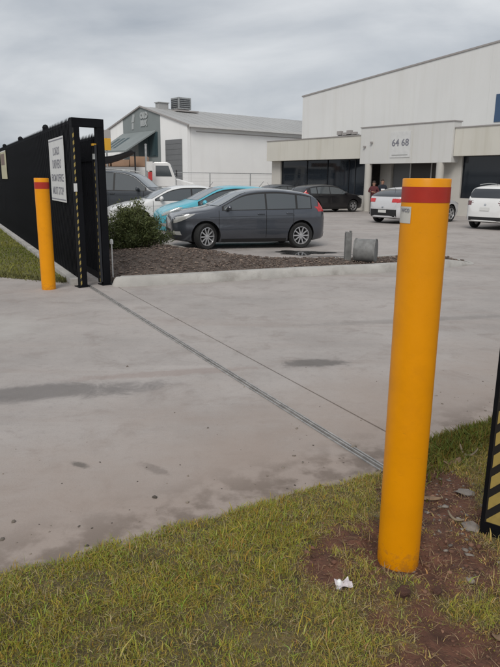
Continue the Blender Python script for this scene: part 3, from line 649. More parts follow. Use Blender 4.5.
# ------------------------------------------------------------------ cars
def pchip(pts):
    X = np.array([p[0] for p in pts], float); Y = np.array([p[1] for p in pts], float); h = np.diff(X); d = np.diff(Y)/h
    mm = np.zeros(len(X)); mm[0], mm[-1] = d[0], d[-1]
    for i in range(1, len(X)-1):
        mm[i] = 0 if d[i-1]*d[i] <= 0 else 2*d[i-1]*d[i]/(d[i-1]+d[i])
    def f(x):
        x = min(max(x, X[0]), X[-1]); i = min(max(int(np.searchsorted(X, x))-1, 0), len(X)-2); t = (x-X[i])/h[i]
        return (2*t**3-3*t*t+1)*Y[i]+(t**3-2*t*t+t)*h[i]*mm[i]+(-2*t**3+3*t*t)*Y[i+1]+(t**3-t*t)*h[i]*mm[i+1]
    return f
class Car:
    """x forward, y left, z up; origin on the ground under the middle of the car"""
    def __init__(s, sp):
        s.L, s.W = sp['L'], sp['W']; s.top = pchip(sorted(sp['top'])); s.n = sp.get('n', 5.5); s.belt0, s.belt1 = sp['belt']; s.tum = sp.get('tumble', .36)
        s.clear = sp.get('clear', .2); s.rw = sp.get('wheel', .315); s.wx = sp['axles']; s.edge_r = sp.get('edge_r', .10)
    def belt(s, x): t = (x+s.L/2)/s.L; return s.belt0*t+s.belt1*(1-t)
    def plan(s, x): return max(0, 1-abs(x/(s.L/2))**s.n)**(1/s.n)
    def zb(s, x): return s.clear+.09*abs(x/(s.L/2))**6
    def hw(s, x, z):
        h = s.W/2*s.plan(x); b = s.belt(x)
        if z > b: h -= s.tum*(z-b)
        if z < .5: h -= .10*((.5-z)/.3)**2
        h -= .03*max(0, min(1, (z-.68)/(b-.68+.01)))**2 if z < b else .03
        if .55 < z < .75: h -= .006*math.sin((z-.55)/.2*math.pi)
        return max(h, .0)
    def y(s, x, z):
        zt = s.top(x); ze = zt-s.edge_r
        if z <= ze: return s.hw(x, z)
        if z >= zt: return 0
        return s.hw(x, ze)*(1-((z-ze)/s.edge_r)**2.6)**(1/2.6)
    def xr(s, y, z, front):
        """x of the nose/tail surface at (y, z)"""
        sg = 1 if front else -1; lo, hi = sg*s.L/2, 0.0
        if s.y(0, z) < abs(y): return None
        # march in until inside, then bisect
        k = 90
        for i in range(k+1):
            x = lo+(hi-lo)*i/k
            if z < s.top(x)-1e-4 and s.y(x, z) >= abs(y) and s.zb(x) < z: break
        a, c = lo+(hi-lo)*max(i-1, 0)/k, x
        for _ in range(16):
            m = (a+c)/2
            if z < s.top(m)-1e-4 and s.y(m, z) >= abs(y): c = m
            else: a = m
        return c
    def shell(s):
        t = np.linspace(0, 1, 61); xs_ = [-s.L/2*math.cos(math.pi*q) for q in t]
        xs_ = [x*.9995 for x in xs_]; G = []
        fr = [0, .25, .5, .7, .84, .93, .98]
        for x in xs_:
            zt = s.top(x); ze = zt-s.edge_r; h = s.hw(x, ze); row = []
            for f in fr: row.append((f*h, ze+s.edge_r*(1-f**2.6)**(1/2.6)))
            zb = s.zb(x)
            for q in np.linspace(0, 1, 15): z = ze+(zb-ze)*q; row.append((s.hw(x, z), z))
            hb = s.hw(x, zb); row += [(hb*.96, zb-.02), (hb*.8, zb-.03), (0, zb-.03)]
            full = [(x, a, z) for a, z in row]+[(x, -a, z) for a, z in reversed(row[1:-1])]
            G.append(full)
        m = MB(); k = len(G[0])
        for r in G: m.v += [Vector(p) for p in r]
        for i in range(len(G)-1):
            for j in range(k): m.f.append((i*k+j, i*k+(j+1) % k, (i+1)*k+(j+1) % k, (i+1)*k+j))
        m.f.append(tuple(range(k))); m.f.append(tuple((len(G)-1)*k+i for i in reversed(range(k))))
        return m
def car(name, loc, rz, label, cat, sp, paint, scale=1.0):
    k = Car(sp); o = empty(name, loc, rz, label, cat, 'cars parked on the concrete'); o.scale = scale if isinstance(scale, tuple) else (scale,)*3
    # body with wheel arches cut out
    me = k.shell().mesh('body', paint); me.materials.append(M['trim_black'])
    tmp = bpy.data.objects.new('tmp', me); C.objects.link(tmp); cut = MB()
    ar = k.rw+.055
    for x in k.wx:
        for s in (-1, 1): cut.tube((x, s*(k.W/2-.30), k.rw+.01), (x, s*(k.W/2+.2), k.rw+.01), ar, 36)
    cm = cut.mesh('cut', paint); ct = bpy.data.objects.new('cut', cm); C.objects.link(ct)
    bo = tmp.modifiers.new('b', 'BOOLEAN'); bo.object = ct; bo.solver = 'EXACT'
    bpy.context.view_layer.update()
    nm = bpy.data.meshes.new_from_object(tmp.evaluated_get(bpy.context.evaluated_depsgraph_get()))
    bpy.data.objects.remove(tmp); bpy.data.objects.remove(ct); nm.name = 'body'
    nm.materials.clear(); nm.materials.append(M[paint]); nm.materials.append(M['trim_black'])
    for p in nm.polygons:
        c = p.center; p.material_index = 0
        for x in k.wx:
            if math.hypot(c.x-x, c.z-k.rw-.01) < ar+.002 and abs(c.y) < k.W/2-.01 and (abs(p.normal.y) < .3 or abs(c.y) < k.W/2-.26): p.material_index = 1
        if c.z < k.clear+.02: p.material_index = 1
        p.use_smooth = True
    nm.set_sharp_from_angle(angle=R(38))
    body = bpy.data.objects.new('body', nm); C.objects.link(body); body.parent = o
    def side_patch(nm_, x0, x1, lo, hi, m, off=.004, n=10, par=o, sides=(-1, 1), nz=5):
        for s in sides:
            G = []
            for x in np.linspace(x0, x1, n):
                a = lo(x) if callable(lo) else lo; c = hi(x) if callable(hi) else hi
                c = max(c, a+.002); G.append([(x, s*(k.y(x, z)+off), z) for z in np.linspace(a, c, nz)])
            MB().grid(G).build(nm_, m, par, 60)
    def end_patch(nm_, front, y0, y1, z0, z1, m, off=.006, par=o, ny=14, nz=6, shape=None):
        G = []; sg_ = 1 if front else -1
        for z in np.linspace(z0, z1, nz):
            row = []
            for y in np.linspace(0, 1, ny):
                f = shape((z-z0)/(z1-z0+1e-9)) if shape else 1
                yy = (y0+y1)/2+(y-.5)*(y1-y0)*f; x = k.xr(yy, z, front)
                if x is None: x = row[-1][0] if row else 0
                row.append((x+sg_*off, yy, z+.002))
            G.append(row)
        return MB().grid(G).build(nm_, m, par, 60)
    sg0, sg1 = sp['side_glass'][0][0]+.05, sp['side_glass'][-1][1]-.03
    side_patch('window_surround', sg0, sg1, lambda x: k.belt(x)-.004, lambda x: k.top(x)-.082, 'trim_black', .002, 26)
    for (x0, x1) in sp['side_glass']:
        side_patch('side_window', x0, x1, lambda x: k.belt(x)+.015, lambda x: min(k.top(x)-k.edge_r-.0, k.top(x)-.095), 'glass_car', .004, 12)
    zc, zh = sp['screen']; hwz = lambda z: k.hw(sp['screen_x'], z)
    G = []
    for z in np.linspace(zc, zh, 7):
        w_ = None
        row = []
        yl = (k.W/2-.12)-(z-zc)*k.tum*1.15
        for y in np.linspace(-yl, yl, 15):
            x = k.xr(y, z, True); row.append((x+.006, y, z+.006))
        G.append(row)
    MB().grid(G).build('windscreen', 'glass_clear', o, 60)
    z0, z1 = sp['rear_glass']; G = []
    for z in np.linspace(z0, z1, 6):
        yl = (k.W/2-.17)-(z-z0)*k.tum*.9; row = []
        for y in np.linspace(-yl, yl, 13):
            x = k.xr(y, z, False); row.append((x-.006, y, z+.004))
        G.append(row)
    MB().grid(G).build('rear_window', 'glass_rear', o, 60)
    for x in sp['seams']:
        side_patch('door_seam', x-.006, x+.006, k.clear+.1, lambda q: k.belt(q)+.005, 'seam', .002, 2, body, (-1, 1), 10)
    side_patch('sill_trim', k.wx[1]+ar+.03, k.wx[0]-ar-.03, k.clear-.0, k.clear+.07, 'trim_black', .004, 8)
    side_patch('crease_line', k.wx[1]+.2, k.wx[0]-.1, lambda x: k.belt(x)-.155, lambda x: k.belt(x)-.149, 'seam', .001, 10, body, (-1, 1), 2)
    for x in sp['handles']:
        for s in (-1, 1):
            z = k.belt(x)-.10; MB().box((x, s*(k.y(x, z)+.018), z), (.19, .03, .032)).build('door_handle', paint, body, None, .008)
    lx0, lx1, lz0, lz1 = sp['headlight']
    side_patch('headlight', lx0, lx1, lambda x: min(lz0+(lz1-lz0+.03)*((lx1-x)/(lx1-lx0))**1.3, k.top(x)-.03), lambda x: min(lz1+.04*(lx1-x)/(lx1-lx0), k.top(x)-.02), 'lamp_clear', .006, 14)
    lx0, lx1, lz0, lz1 = sp['taillight']
    side_patch('taillight', lx0, lx1, lambda x: lz0+.10*(x-lx0)/(lx1-lx0), lambda x: min(lz1, k.top(x)-.02), sp.get('tail_mat', 'lamp_red'), .007, 10)
    tw = sp.get('tail_in', .22)
    for s in (-1, 1):
        y1 = s*(k.W/2-.10); end_patch('taillight', False, y1-s*tw, y1, lz0+.02, min(lz1, sp.get('tail_top', lz1))-.02, sp.get('tail_mat', 'lamp_red'), .008)
    end_patch('number_plate', False, -.19, .19, *sp['plate'], 'plate', .018)
    bw = sp.get('bump_w', k.W/2-.28); end_patch('rear_bumper_trim', False, -bw, bw, k.clear+.08, k.clear+sp.get('bump_h', .2), 'trim_black', .006)
    end_patch('badge', False, -.04, .04, sp['plate'][1]+.07, sp['plate'][1]+.14, 'chrome', .012, ny=4, nz=4)
    end_patch('grille', True, -.38, .38, k.clear+.12, k.clear+.30, 'trim_black', .006)
    for s in (-1, 1):
        y1 = s*(k.W/2-.13); end_patch('fog_lamp', True, y1-s*.16, y1, k.clear+.17, k.clear+.26, 'lamp_clear', .008, ny=6, nz=4)
    # mirrors
    mx_ = sp['mirror']
    for s in (-1, 1):
        bx_ = MB().lathe([(0, -.10), (.05, -.09), (.075, -.04), (.08, .02), (.06, .07), (0, .09)], 'Y', 14)
        for v in bx_.v: v.x *= .8; v.z *= .95
        q = bx_.build('mirror', paint, o, 50); z = k.belt(mx_)+.07; q.location = (mx_, s*(k.y(mx_, z)+.115), z)
        MB().box((0, -s*.09, -.03), (.05, .10, .03)).build('mirror_arm', 'trim_black', q)
    if sp.get('rails'):
        for s in (-1, 1):
            pr_ = [(x, s*(k.hw(x, k.top(x)-.1)-.10), k.top(x)+.035) for x in np.linspace(*sp['rails'], 8)]
            r_m = MB()
            for i in range(7): r_m.tube(pr_[i], pr_[i+1], .016, 8)
            r_m.build('roof_rail', 'galv', o, 40)
    # aerial
    xa = sp.get('aerial', -1.4); MB().tube((xa, 0, k.top(xa)-.01), (xa-.16, 0, k.top(xa)+.17), .006, 6).build('aerial', 'trim_black', o)
    # wheels
    r = k.rw
    tm = MB().lathe([(r*.66, -.085), (r*.9, -.1), (r, -.07), (r*1.005, 0), (r, .07), (r*.9, .1), (r*.66, .085), (r*.62, 0), (r*.66, -.085)], 'Y', 36).mesh('wheel', 'tyre', 50)
    rm = MB().lathe([(r*.69, -.08), (r*.69, .088), (r*.65, .09), (r*.61, .06), (r*.61, -.03), (0, -.03), (0, -.04), (r*.66, -.06)], 'Y', 36); sn = sp.get('spokes', 10)
    for i in range(sn):
        a = 2*math.pi*i/sn; c_, s_ = math.cos(a), math.sin(a)
        rm.box((c_*r*.36, .062, s_*r*.36), (r*.56, .03, r*(.50/sn*1.9)), ((c_, 0, s_), (0, 1, 0), (-s_, 0, c_)))
    rm.lathe([(0, .085), (r*.11, .083), (r*.14, .05)], 'Y', 16)
    rmm = rm.mesh('rim', 'alloy', 35)
    gap = MB().lathe([(0, -.02), (r*.615, -.02)], 'Y', 24).mesh('brake_disc', 'trim_black')
    for x in k.wx:
        for s in (-1, 1):
            wq = inst('wheel', tm, o, (x, s*(k.W/2-.115), r), (0, 0, 0 if s > 0 else math.pi))
            if x == k.wx[0] and sp.get('steer'): wq.rotation_euler.z += sp['steer']
            inst('rim', rmm, wq); inst('brake_disc', gap, wq)
    return o
HATCH = dict(L=4.25, W=1.77, belt=(.93, 1.00), axles=(1.27, -1.33), wheel=.325, clear=.19,
    top=[(2.125, .62), (2.095, .78), (1.99, .865), (1.6, .965), (1.12, 1.035), (.90, 1.11), (.18, 1.42), (-.1, 1.465), (-.6, 1.485), (-1.1, 1.455), (-1.62, 1.37), (-1.80, 1.28), (-2.0, 1.02), (-2.07, .88), (-2.125, .62)],
    side_glass=[(.80, -.32), (-.37, -1.16), (-1.22, -1.60)], screen=(1.06, 1.39), screen_x=.5, rear_glass=(1.03, 1.30), seams=[.93, -.345, -1.10], handles=[-.20, -1.0],
    headlight=(1.55, 2.11, .64, .84), taillight=(-2.07, -1.83, .90, 1.20), tail_top=1.06, plate=(.62, .74), mirror=.68, aerial=-1.35, spokes=10)
COMPACT = dict(HATCH, L=3.95, W=1.70, top=[(1.975, .60), (1.93, .74), (1.78, .84), (1.5, .95), (1.05, 1.07), (.1, 1.46), (-.3, 1.50), (-.9, 1.485), (-1.4, 1.41), (-1.65, 1.30), (-1.85, 1.02), (-1.92, .88), (-1.975, .62)],
    axles=(1.2, -1.24), side_glass=[(.85, -.30), (-.35, -1.1)], seams=[.9, -.32], headlight=(1.35, 1.95, .64, .86), taillight=(-1.92, -1.66, .84, 1.1), mirror=.72, screen=(1.09, 1.43), aerial=-1.2, spokes=7)
SEDAN = dict(HATCH, L=4.5, W=1.78, top=[(2.25, .58), (2.2, .72), (2.0, .80), (1.6, .90), (1.15, .98), (.3, 1.36), (-.1, 1.43), (-.6, 1.44), (-1.1, 1.36), (-1.75, 1.06), (-2.1, 1.01), (-2.2, .9), (-2.25, .62)],
    axles=(1.38, -1.32), side_glass=[(.82, -.30), (-.35, -1.25)], screen=(1.01, 1.33), rear_glass=(1.07, 1.31), headlight=(1.62, 2.2, .60, .78), taillight=(-2.2, -1.8, .78, .97), plate=(.7, .81), spokes=9, aerial=-1.1)
COUPE = dict(HATCH, L=4.25, W=1.80, belt=(.90, 1.02), top=[(2.125, .58), (2.08, .72), (1.9, .80), (1.5, .90), (1.05, .99), (.2, 1.34), (-.2, 1.40), (-.7, 1.39), (-1.3, 1.29), (-1.85, 1.12), (-1.98, 1.04), (-2.07, .9), (-2.125, .62)],
    screen=(1.0, 1.31), rear_glass=(1.03, 1.31), side_glass=[(.75, -.45), (-.52, -1.35)], seams=[.9, -.5], taillight=(-2.07, -1.66, .80, .98), tail_top=.98, tail_in=.40, bump_w=.62, bump_h=.36, plate=(.42, .53), wheel=.335, spokes=5, handles=[-.35])
SUV = dict(HATCH, L=4.45, W=1.84, belt=(1.0, 1.08), clear=.25, wheel=.36, tumble=.30, n=6, top=[(2.225, .66), (2.19, .85), (2.05, .95), (1.6, 1.05), (1.15, 1.12), (.3, 1.56), (-.1, 1.63), (-.7, 1.66), (-1.3, 1.63), (-1.75, 1.57), (-1.9, 1.48), (-2.1, 1.15), (-2.17, 1.0), (-2.225, .68)],
    axles=(1.32, -1.33), side_glass=[(.9, -.32), (-.38, -1.22), (-1.3, -1.76)], screen=(1.16, 1.53), rear_glass=(1.16, 1.50), headlight=(1.6, 2.18, .74, .94), taillight=(-2.17, -1.86, .88, 1.10), tail_top=1.08, tail_in=.26, tail_mat='lamp_smoke', bump_h=.22, plate=(.70, .82), mirror=.75, rails=(.3, -1.5), seams=[.95, -.35, -1.2], handles=[-.2, -1.05])
WAGON = dict(SUV, L=4.85, W=1.88, top=[(2.425, .75), (2.39, 1.0), (2.2, 1.10), (1.6, 1.20), (1.25, 1.25), (.5, 1.74), (.1, 1.84), (-.7, 1.87), (-1.6, 1.85), (-2.1, 1.80), (-2.25, 1.72), (-2.34, 1.3), (-2.39, 1.0), (-2.425, .75)],
    belt=(1.14, 1.18), screen=(1.28, 1.74), rear_glass=(1.25, 1.7), axles=(1.45, -1.4), side_glass=[(1.0, -.1), (-.17, -1.05), (-1.15, -2.1)], headlight=(1.8, 2.38, .85, 1.05), taillight=(-2.38, -2.1, .95, 1.3), tail_top=1.2, plate=(.75, .87), rails=(.4, -1.9), aerial=-1.8)
H1 = math.atan2(-.27, -.963)
car('parked_car', (-.16, 16.05, 0), H1, 'dark grey hatchback parked nearest, broadside behind the kerbed island', 'car', dict(HATCH, steer=.42), 'car_grey', (.935, .97, .985))
car('parked_car', (-.92, 18.85, 0), H1+R(3), 'bright teal hatchback parked just behind the nearest dark grey hatchback', 'car', COMPACT, 'car_teal')
car('parked_car', (-2.55, 21.3, 0), H1+R(4), 'white sedan parked between the teal hatchback and the slate wagon', 'car', SEDAN, 'car_white', 1.03)
car('parked_car', (-4.95, 24.7, 0), R(-6), 'slate grey four wheel drive wagon half hidden behind the black gate', 'car', WAGON, 'car_slate', 1.06)
HV = R(90-46)
car('parked_car', (4.15, 35.0, 0), R(30), 'black hatchback parked under the office canopy windows', 'car', dict(HATCH, spokes=6), 'car_dark')
car('parked_car', (2.0, 38.0, 0), R(32), 'dark sedan mostly hidden behind the nearest hatchback roof', 'car', SEDAN, 'car_slate')
car('parked_car', (7.0, 26.75, 0), R(40), 'white coupe seen from behind in front of the office entrance', 'car', COUPE, 'car_silver', 1.04)
car('parked_car', (9.95, 23.9, 0), R(42), 'white SUV with tinted rear window at the right edge', 'car', SUV, 'car_white', .96)
# puddle by the nearest car's rear wheel
b = MB(); c_ = []
for i in range(40):
    a = 2*math.pi*i/40; rr = 1+.25*math.sin(3*a+1)+.15*math.sin(7*a); c_.append((1.22+(.62*rr)*math.cos(a), 14.55+.42*rr*math.sin(a), .003))
b.prism(c_, (0, 0, .0015)); tag(b.build('puddle', 'puddle'), 'shallow dark puddle on the concrete by the nearest car', 'puddle', kind='structure')
# ------------------------------------------------------------------ office building and warehouse
B0 = Vector((10.56, 31.73, 0)); NO = -V_                            # NO: outwards, towards the cars
of = empty('office_building', B0, 0, 'low office front with cream fascia, dark glazing and boxed entrance', 'building')
def obox(name, t0, t1, z0, z1, n0, n1, m, par=of, bevel=0, org=None):
    """box between t0..t1 along the facade, z0..z1, n0..n1 outwards"""
    return MB().box(U*(t0+t1)/2+NO*(n0+n1)/2+Z*(z0+z1)/2, (t1-t0, n1-n0, z1-z0), (U, NO, Z)).build(name, m, par, None, bevel)
# main walls
obox('wall', 14.0, 14.9, 0, 3.0, -4, 0, 'render_wall'); obox('wall', 7.35, 14.0, 0, .86, -.25, 0, 'render_wall'); obox('wall', 6.1, 7.35, 0, .86, -.25, 0, 'render_wall')
obox('wall', .1, 1.15, 0, 3.0, -1.2, 0, 'render_wall'); obox('wall', -16, .1, 0, .88, -.25, 0, 'render_wall')
obox('wall', 5.3, 6.1, 0, 3.0, -1.2, -.9, 'render_wall'); obox('wall', 1.15, 5.3, 2.7, 3.0, -1.2, -.9, 'render_wall')
obox('roof', -16, 14.9, 3.0, 3.25, -4, 0, 'soffit')
f_ = obox('fascia', 6.35, 14.87, 2.93, 4.18, 0.002, .5, 'fascia_cream'); obox('fascia', -16, .3, 2.92, 4.24, 0.002, .5, 'fascia_cream')
for t0, t1, z in ((6.35, 14.87, 4.18), (-16, .3, 4.24)): obox('fascia_capping', t0, t1, z, z+.05, -.05, .54, 'flashing')
obox('entry_box', .32, 6.35, 2.62, 4.56, 0, .62, 'fascia_grey'); obox('entry_capping', .28, 6.39, 4.56, 4.61, -.05, .66, 'flashing')
for t in (1.55, 2.75, 4.35, 5.4): obox('panel_joint', t-.008, t+.008, 2.64, 4.55, .62, .622, 'fascia_cream')
for t in (8.6, 10.8, 13.0): obox('panel_joint', t-.01, t+.01, 2.95, 4.17, .5, .503, 'render_wall')
for t in (-2.2, -4.8, -7.4): obox('panel_joint', t-.01, t+.01, 2.94, 4.23, .5, .503, 'render_wall')
def ocol(t): return MB().lathe([(.20, 0), (.20, 2.62)], 'Z', 20, U*t+NO*.5).build('column', 'render_wall', of, 40)
ocol(5.78); ocol(1.0)
def glaze(ts, z0, z1, nn):
    for a, c in zip(ts[:-1], ts[1:]):
        w_ = obox('window', a+.03, c-.03, z0+.03, z1, nn-.03, nn-.02, 'office_glass')
        for t in (a, c): obox('frame', t-.03, t+.03, z0, z1, nn-.05, nn+.01, 'frame_dark', w_)
        obox('sill', a+.03, c-.03, z0-.01, z0+.03, nn-.05, nn+.012, 'frame_dark', w_)
glaze([7.35, 7.85, 9.65, 11.5, 14.0], .86, 3.0, -.12); glaze([6.1, 7.35], .86, 3.0, -.125)
glaze([-16, -13.5, -11, -8.5, -6.2, -3.9, -2.0, .1], .88, 3.0, -.12)
# entrance: door leaf and glazed sidelight
dq = obox('door', 1.2, 2.6, 0, 2.7, -1.1, -1.05, 'door_dark'); obox('door_handle', 2.42, 2.47, .95, 1.35, -1.05, -.98, 'chrome', dq)
dq = obox('door', 2.66, 4.0, 0, 2.7, -1.1, -1.05, 'door_dark'); obox('door_handle', 2.78, 2.83, .95, 1.35, -1.05, -.98, 'chrome', dq)
obox('window', 4.06, 5.25, 0, 2.7, -1.1, -1.06, 'roller_grey')
obox('door_frame', 2.60, 2.66, 0, 2.7, -1.12, -1.0, 'fascia_grey'); obox('door_frame', 4.0, 4.06, 0, 2.7, -1.12, -1.0, 'fascia_grey')
# number board on the entry box
nb = obox('number_board', 2.86, 4.18, 2.92, 4.24, .62, .65, 'sign_white')
text_mesh('lettering', '64 68', .50, 'ink_grey', nb, frame_mtx(U*3.52+NO*.654+Z*3.66, -U, Z), .002, .012)
obox('lower_line', 3.0, 4.05, 3.02, 3.06, .65, .653, 'soffit', nb)
for t, z in ((6.0, 3.55), (5.5, 3.75)): obox('bracket_light', t-.06, t+.06, z-.05, z+.05, .62, .74, 'flashing')
# service pipes and lights on the office roof
for i, t in enumerate((7.8, 8.2, 8.55, 9.0)): MB().box(U*t+NO*-.4+Z*(4.42+.07*(i % 2)), (.34, .2, .14+.08*(i % 2)), (U, NO, Z)).build('roof_light', 'flashing', of)
MB().tube(U*7.5+NO*-.45+Z*4.33, U*9.2+NO*-.45+Z*4.33, .05, 8).build('roof_pipe', 'galv', of)
wh = empty('warehouse', B0+V_*4, 0, 'tall white concrete warehouse with raking parapet above the office', 'building')
tl, hl, sl_ = 16.35, 7.52, (8.85-7.52)/(16.35-1.15)
def hgt(t): return hl+sl_*(tl-t)
edges = [16.35, 11.4, 6.4, 1.5, -3.5, -8.5, -13.5]
for a, c in zip(edges[:-1], edges[1:]):
    MB().prism([U*(a-.002), U*(c+.002), U*(c+.002)+Z*hgt(c), U*(a-.002)+Z*hgt(a)], V_*.2).build('wall_panel', 'tilt_panel', wh)
MB().prism([U*16.3+V_*.16, U*16.3+V_*.16+Z*(hl-.02), U*-13.5+V_*.16+Z*(hgt(-13.5)-.02), U*-13.5+V_*.16], V_*12).build('hall', 'tilt_panel', wh)
MB().prism([U*16.42+NO*.05+Z*hgt(16.42), U*-13.5+NO*.05+Z*hgt(-13.5), U*-13.5+NO*.05+Z*(hgt(-13.5)+.09), U*16.42+NO*.05+Z*(hgt(16.42)+.09)], V_*.35).build('parapet_capping', 'flashing', wh)
w_ = MB().box(U*.1+NO*.01+Z*5.55, (1.85, .06, 1.42), (U, NO, Z)).build('window', 'blue_glass', wh); MB().box(U*.1+NO*.045+Z*5.55, (.06, .03, 1.42), (U, NO, Z)).build('frame', 'frame_dark', w_)

# ------------------------------------------------------------------ gabled shed behind
S0 = Vector((-4.84, 48, 0)); sh = empty('gabled_shed', S0, 0, 'grey and white gabled shed with metal roof left of the warehouse', 'shed')
W_, LEN, EH, AH = 14.7, 30.0, 5.6, 7.42
MB().prism([U*0, U*3.95, U*3.95+Z*(EH+(AH-EH)*3.95/7.2-.02), Z*(EH-.02)], V_*.3).build('end_wall', 'shed_white', sh)
MB().prism([U*3.95, U*10.4, U*10.4+Z*(EH+(AH-EH)*(W_-10.4)/7.5-.02), U*7.1+Z*(AH-.02), U*3.95+Z*(EH+(AH-EH)*3.95/7.2-.02)], V_*.3).build('gable_panel', 'shed_grey', sh)
MB().prism([U*10.4, U*W_, U*W_+Z*(EH-.02), U*10.4+Z*(EH+(AH-EH)*(W_-10.4)/7.5-.02)], V_*.3).build('end_wall', 'shed_white', sh)
MB().box(V_*(LEN/2+.3)+U*.1+Z*(EH/2), (.2, LEN-.05, EH-.04), (U, V_, Z)).build('side_wall', 'shed_white', sh)
MB().box(V_*(LEN/2+.3)+U*(W_-.1)+Z*(EH/2), (.2, LEN-.05, EH-.04), (U, V_, Z)).build('side_wall', 'shed_white', sh)
rf = MB().prism([U*-.25+Z*(EH-.06), U*7.1+Z*AH, U*7.1+Z*(AH+.07), U*-.25+Z*(EH+.03)], V_*LEN).build('roof', 'roof_metal', sh)
MB().prism([U*(W_+.25)+Z*(EH-.06), U*(W_+.25)+Z*(EH+.03), U*7.1+Z*(AH+.07), U*7.1+Z*AH], V_*LEN).build('roof', 'roof_metal', sh)
sd = ((U*7.1+Z*(AH+.07))-(U*-.25+Z*(EH+.03))); sn_ = sd.normalized(); up = V_.cross(sn_).normalized(); up = up if up.z > 0 else -up
for i in range(1, 27):
    MB().box(U*-.25+Z*(EH+.03)+sd*.5+V_*(i*.9)+up*.006, (sd.length-.05, .03, .02), (sn_, V_, up)).build('roof_rib', 'roof_metal', rf)
MB().box(V_*LEN/2+U*-.34+Z*(EH-.06), (.18, LEN, .16), (U, V_, Z)).build('gutter', 'sign_white', sh)
MB().box(V_*(LEN/2+.3)+U*-.03+Z*(EH-.42), (.06, LEN-1, .05), (U, V_, Z)).build('wall_flashing', 'flashing', sh)
MB().prism([U*-.3+Z*(EH-.06), U*7.1+Z*(AH-.0), U*7.1+Z*(AH+.12), U*-.3+Z*(EH+.06)], NO*.12).build('barge_board', 'flashing', sh)
MB().prism([U*(W_+.3)+Z*(EH-.06), U*(W_+.3)+Z*(EH+.06), U*7.1+Z*(AH+.12), U*7.1+Z*AH], NO*.12).build('barge_board', 'flashing', sh)
dd = MB().box(U*1.92+NO*.03+Z*2.35, (2.4, .08, 4.6), (U, NO, Z)).build('roller_door', 'roller_grey', sh)
for i in range(11): MB().box(U*1.92+NO*.075+Z*(.35+i*.4), (2.36, .02, .05), (U, NO, Z)).build('door_slat', 'roller_grey', dd)
MB().box(U*6.0+NO*.02+Z*4.4, (3.2, .08, 1.9), (U, NO, Z)).build('recess_glazing', 'teal_dark', sh)
for t in (4.9, 6.0): MB().box(U*t+NO*.07+Z*4.4, (.5, .06, 1.7), (U, NO, Z)).build('shutter', 'teal_dark', sh)
# gable lettering: emblem and two rows of pale letters
em = MB().prism([U*8.75+Z*6.3, U*8.3+Z*6.3, U*8.1+Z*6.9, U*8.45+Z*6.95], NO*.05).prism([U*8.7+Z*5.75, U*8.4+Z*5.75, U*8.35+Z*6.25, U*8.65+Z*6.25], NO*.05).build('emblem', 'letter_grey', sh)
text_mesh('lettering', 'OLD', .62, 'letter_grey', sh, frame_mtx(U*6.55+NO*.04+Z*6.72, -U, Z), .02, .05)
text_mesh('lettering', 'BEX', .58, 'letter_grey', sh, frame_mtx(U*6.6+NO*.04+Z*6.12, -U, Z), .02, .05)
# sloping awning with dark slots
aw = MB(); e1, e2 = U*4.6+Z*5.35+NO*.05, U*10.5+Z*5.35+NO*.05; o1, o2 = U*4.9+Z*3.75+NO*2.6, U*10.3+Z*3.75+NO*2.6
aw = MB().prism([e1, e2, o2, o1], Z*.12).build('awning', 'shed_grey', sh)
for i in range(3):
    f0, f1 = .50+i*.15, .58+i*.15
    a_, b_ = e1.lerp(e2, f0), o1.lerp(o2, f0); c_, d_ = e1.lerp(e2, f1), o1.lerp(o2, f1)
    MB().prism([a_.lerp(b_, .30)+Z*.125, c_.lerp(d_, .30)+Z*.125, c_.lerp(d_, .85)+Z*.125, a_.lerp(b_, .85)+Z*.125], Z*.01).build('slot', 'teal_dark', aw)
# rooftop cooler
ac = empty('rooftop_cooler', S0+U*6.3+V_*3.4+Z*7.3, R(38), 'boxy grey evaporative cooler on the shed roof ridge', 'cooler')
MB().box((0, 0, .55), (1.25, 1.25, .95)).build('case', 'galv', ac, None, .03)
for i in range(5): MB().box((-.64, 0, .25+i*.15), (.03, 1.0, .07)).build('louvre', 'frame_dark', ac)
for i in range(5): MB().box((0, -.64, .25+i*.15), (1.0, .03, .07)).build('louvre', 'frame_dark', ac)
MB().box((.2, 0, -.05), (2.2, 1.5, .12)).build('platform', 'flashing', ac)
vt = empty('roof_vent', S0+U*6.9+V_*1.9+Z*7.4, R(38), 'low pale roof vent box beside the rooftop cooler', 'vent')
MB().box((0, 0, .2), (.9, .6, .5)).build('case', 'roof_metal', vt); MB().box((0, 0, .48), (1.05, .75, .06)).build('lid', 'roof_metal', vt)

# ------------------------------------------------------------------ yard behind the parked cars
# wire boundary fence with rail
wf = empty('wire_fence', (-2.76, 42, 0), 0, 'low pipe and wire boundary fence in front of the shed', 'fence')
wd_ = V_*.55+Vector((.83, 0, 0))*.45; wd_.normalize()
for i in range(-1, 6): MB().tube(wd_*i*2.9, wd_*i*2.9+Z*2.12, .035, 8).build('post', 'galv', wf, 40)
for z in (2.1, .25): MB().tube(wd_*-2.9+Z*z, wd_*14.5+Z*z, .025, 6).build('rail', 'galv', wf)
for z in np.arange(.45, 2.0, .22): MB().tube(wd_*-2.9+Z*z, wd_*14.5+Z*z, .004, 4).build('wire', 'galv', wf)
pl = empty('yard_post', (-6.55, 39.5, 0), 0, 'tall galvanised yard post with white and red plates', 'post')
MB().tube((0, 0, 0), (0, 0, 3.72), .07, 12).build('pole', 'galv', pl, 40)
MB().lathe([(0, 3.72), (.085, 3.72), (.085, 3.76), (0, 3.78)], 'Z', 12).build('cap', 'galv', pl)
MB().box((.22, -.09, 2.45), (.40, .02, .55)).build('white_plate', 'sign_white', pl)
MB().box((.24, -.09, 1.85), (.26, .02, .5)).build('red_plate', 'tail_red', pl)
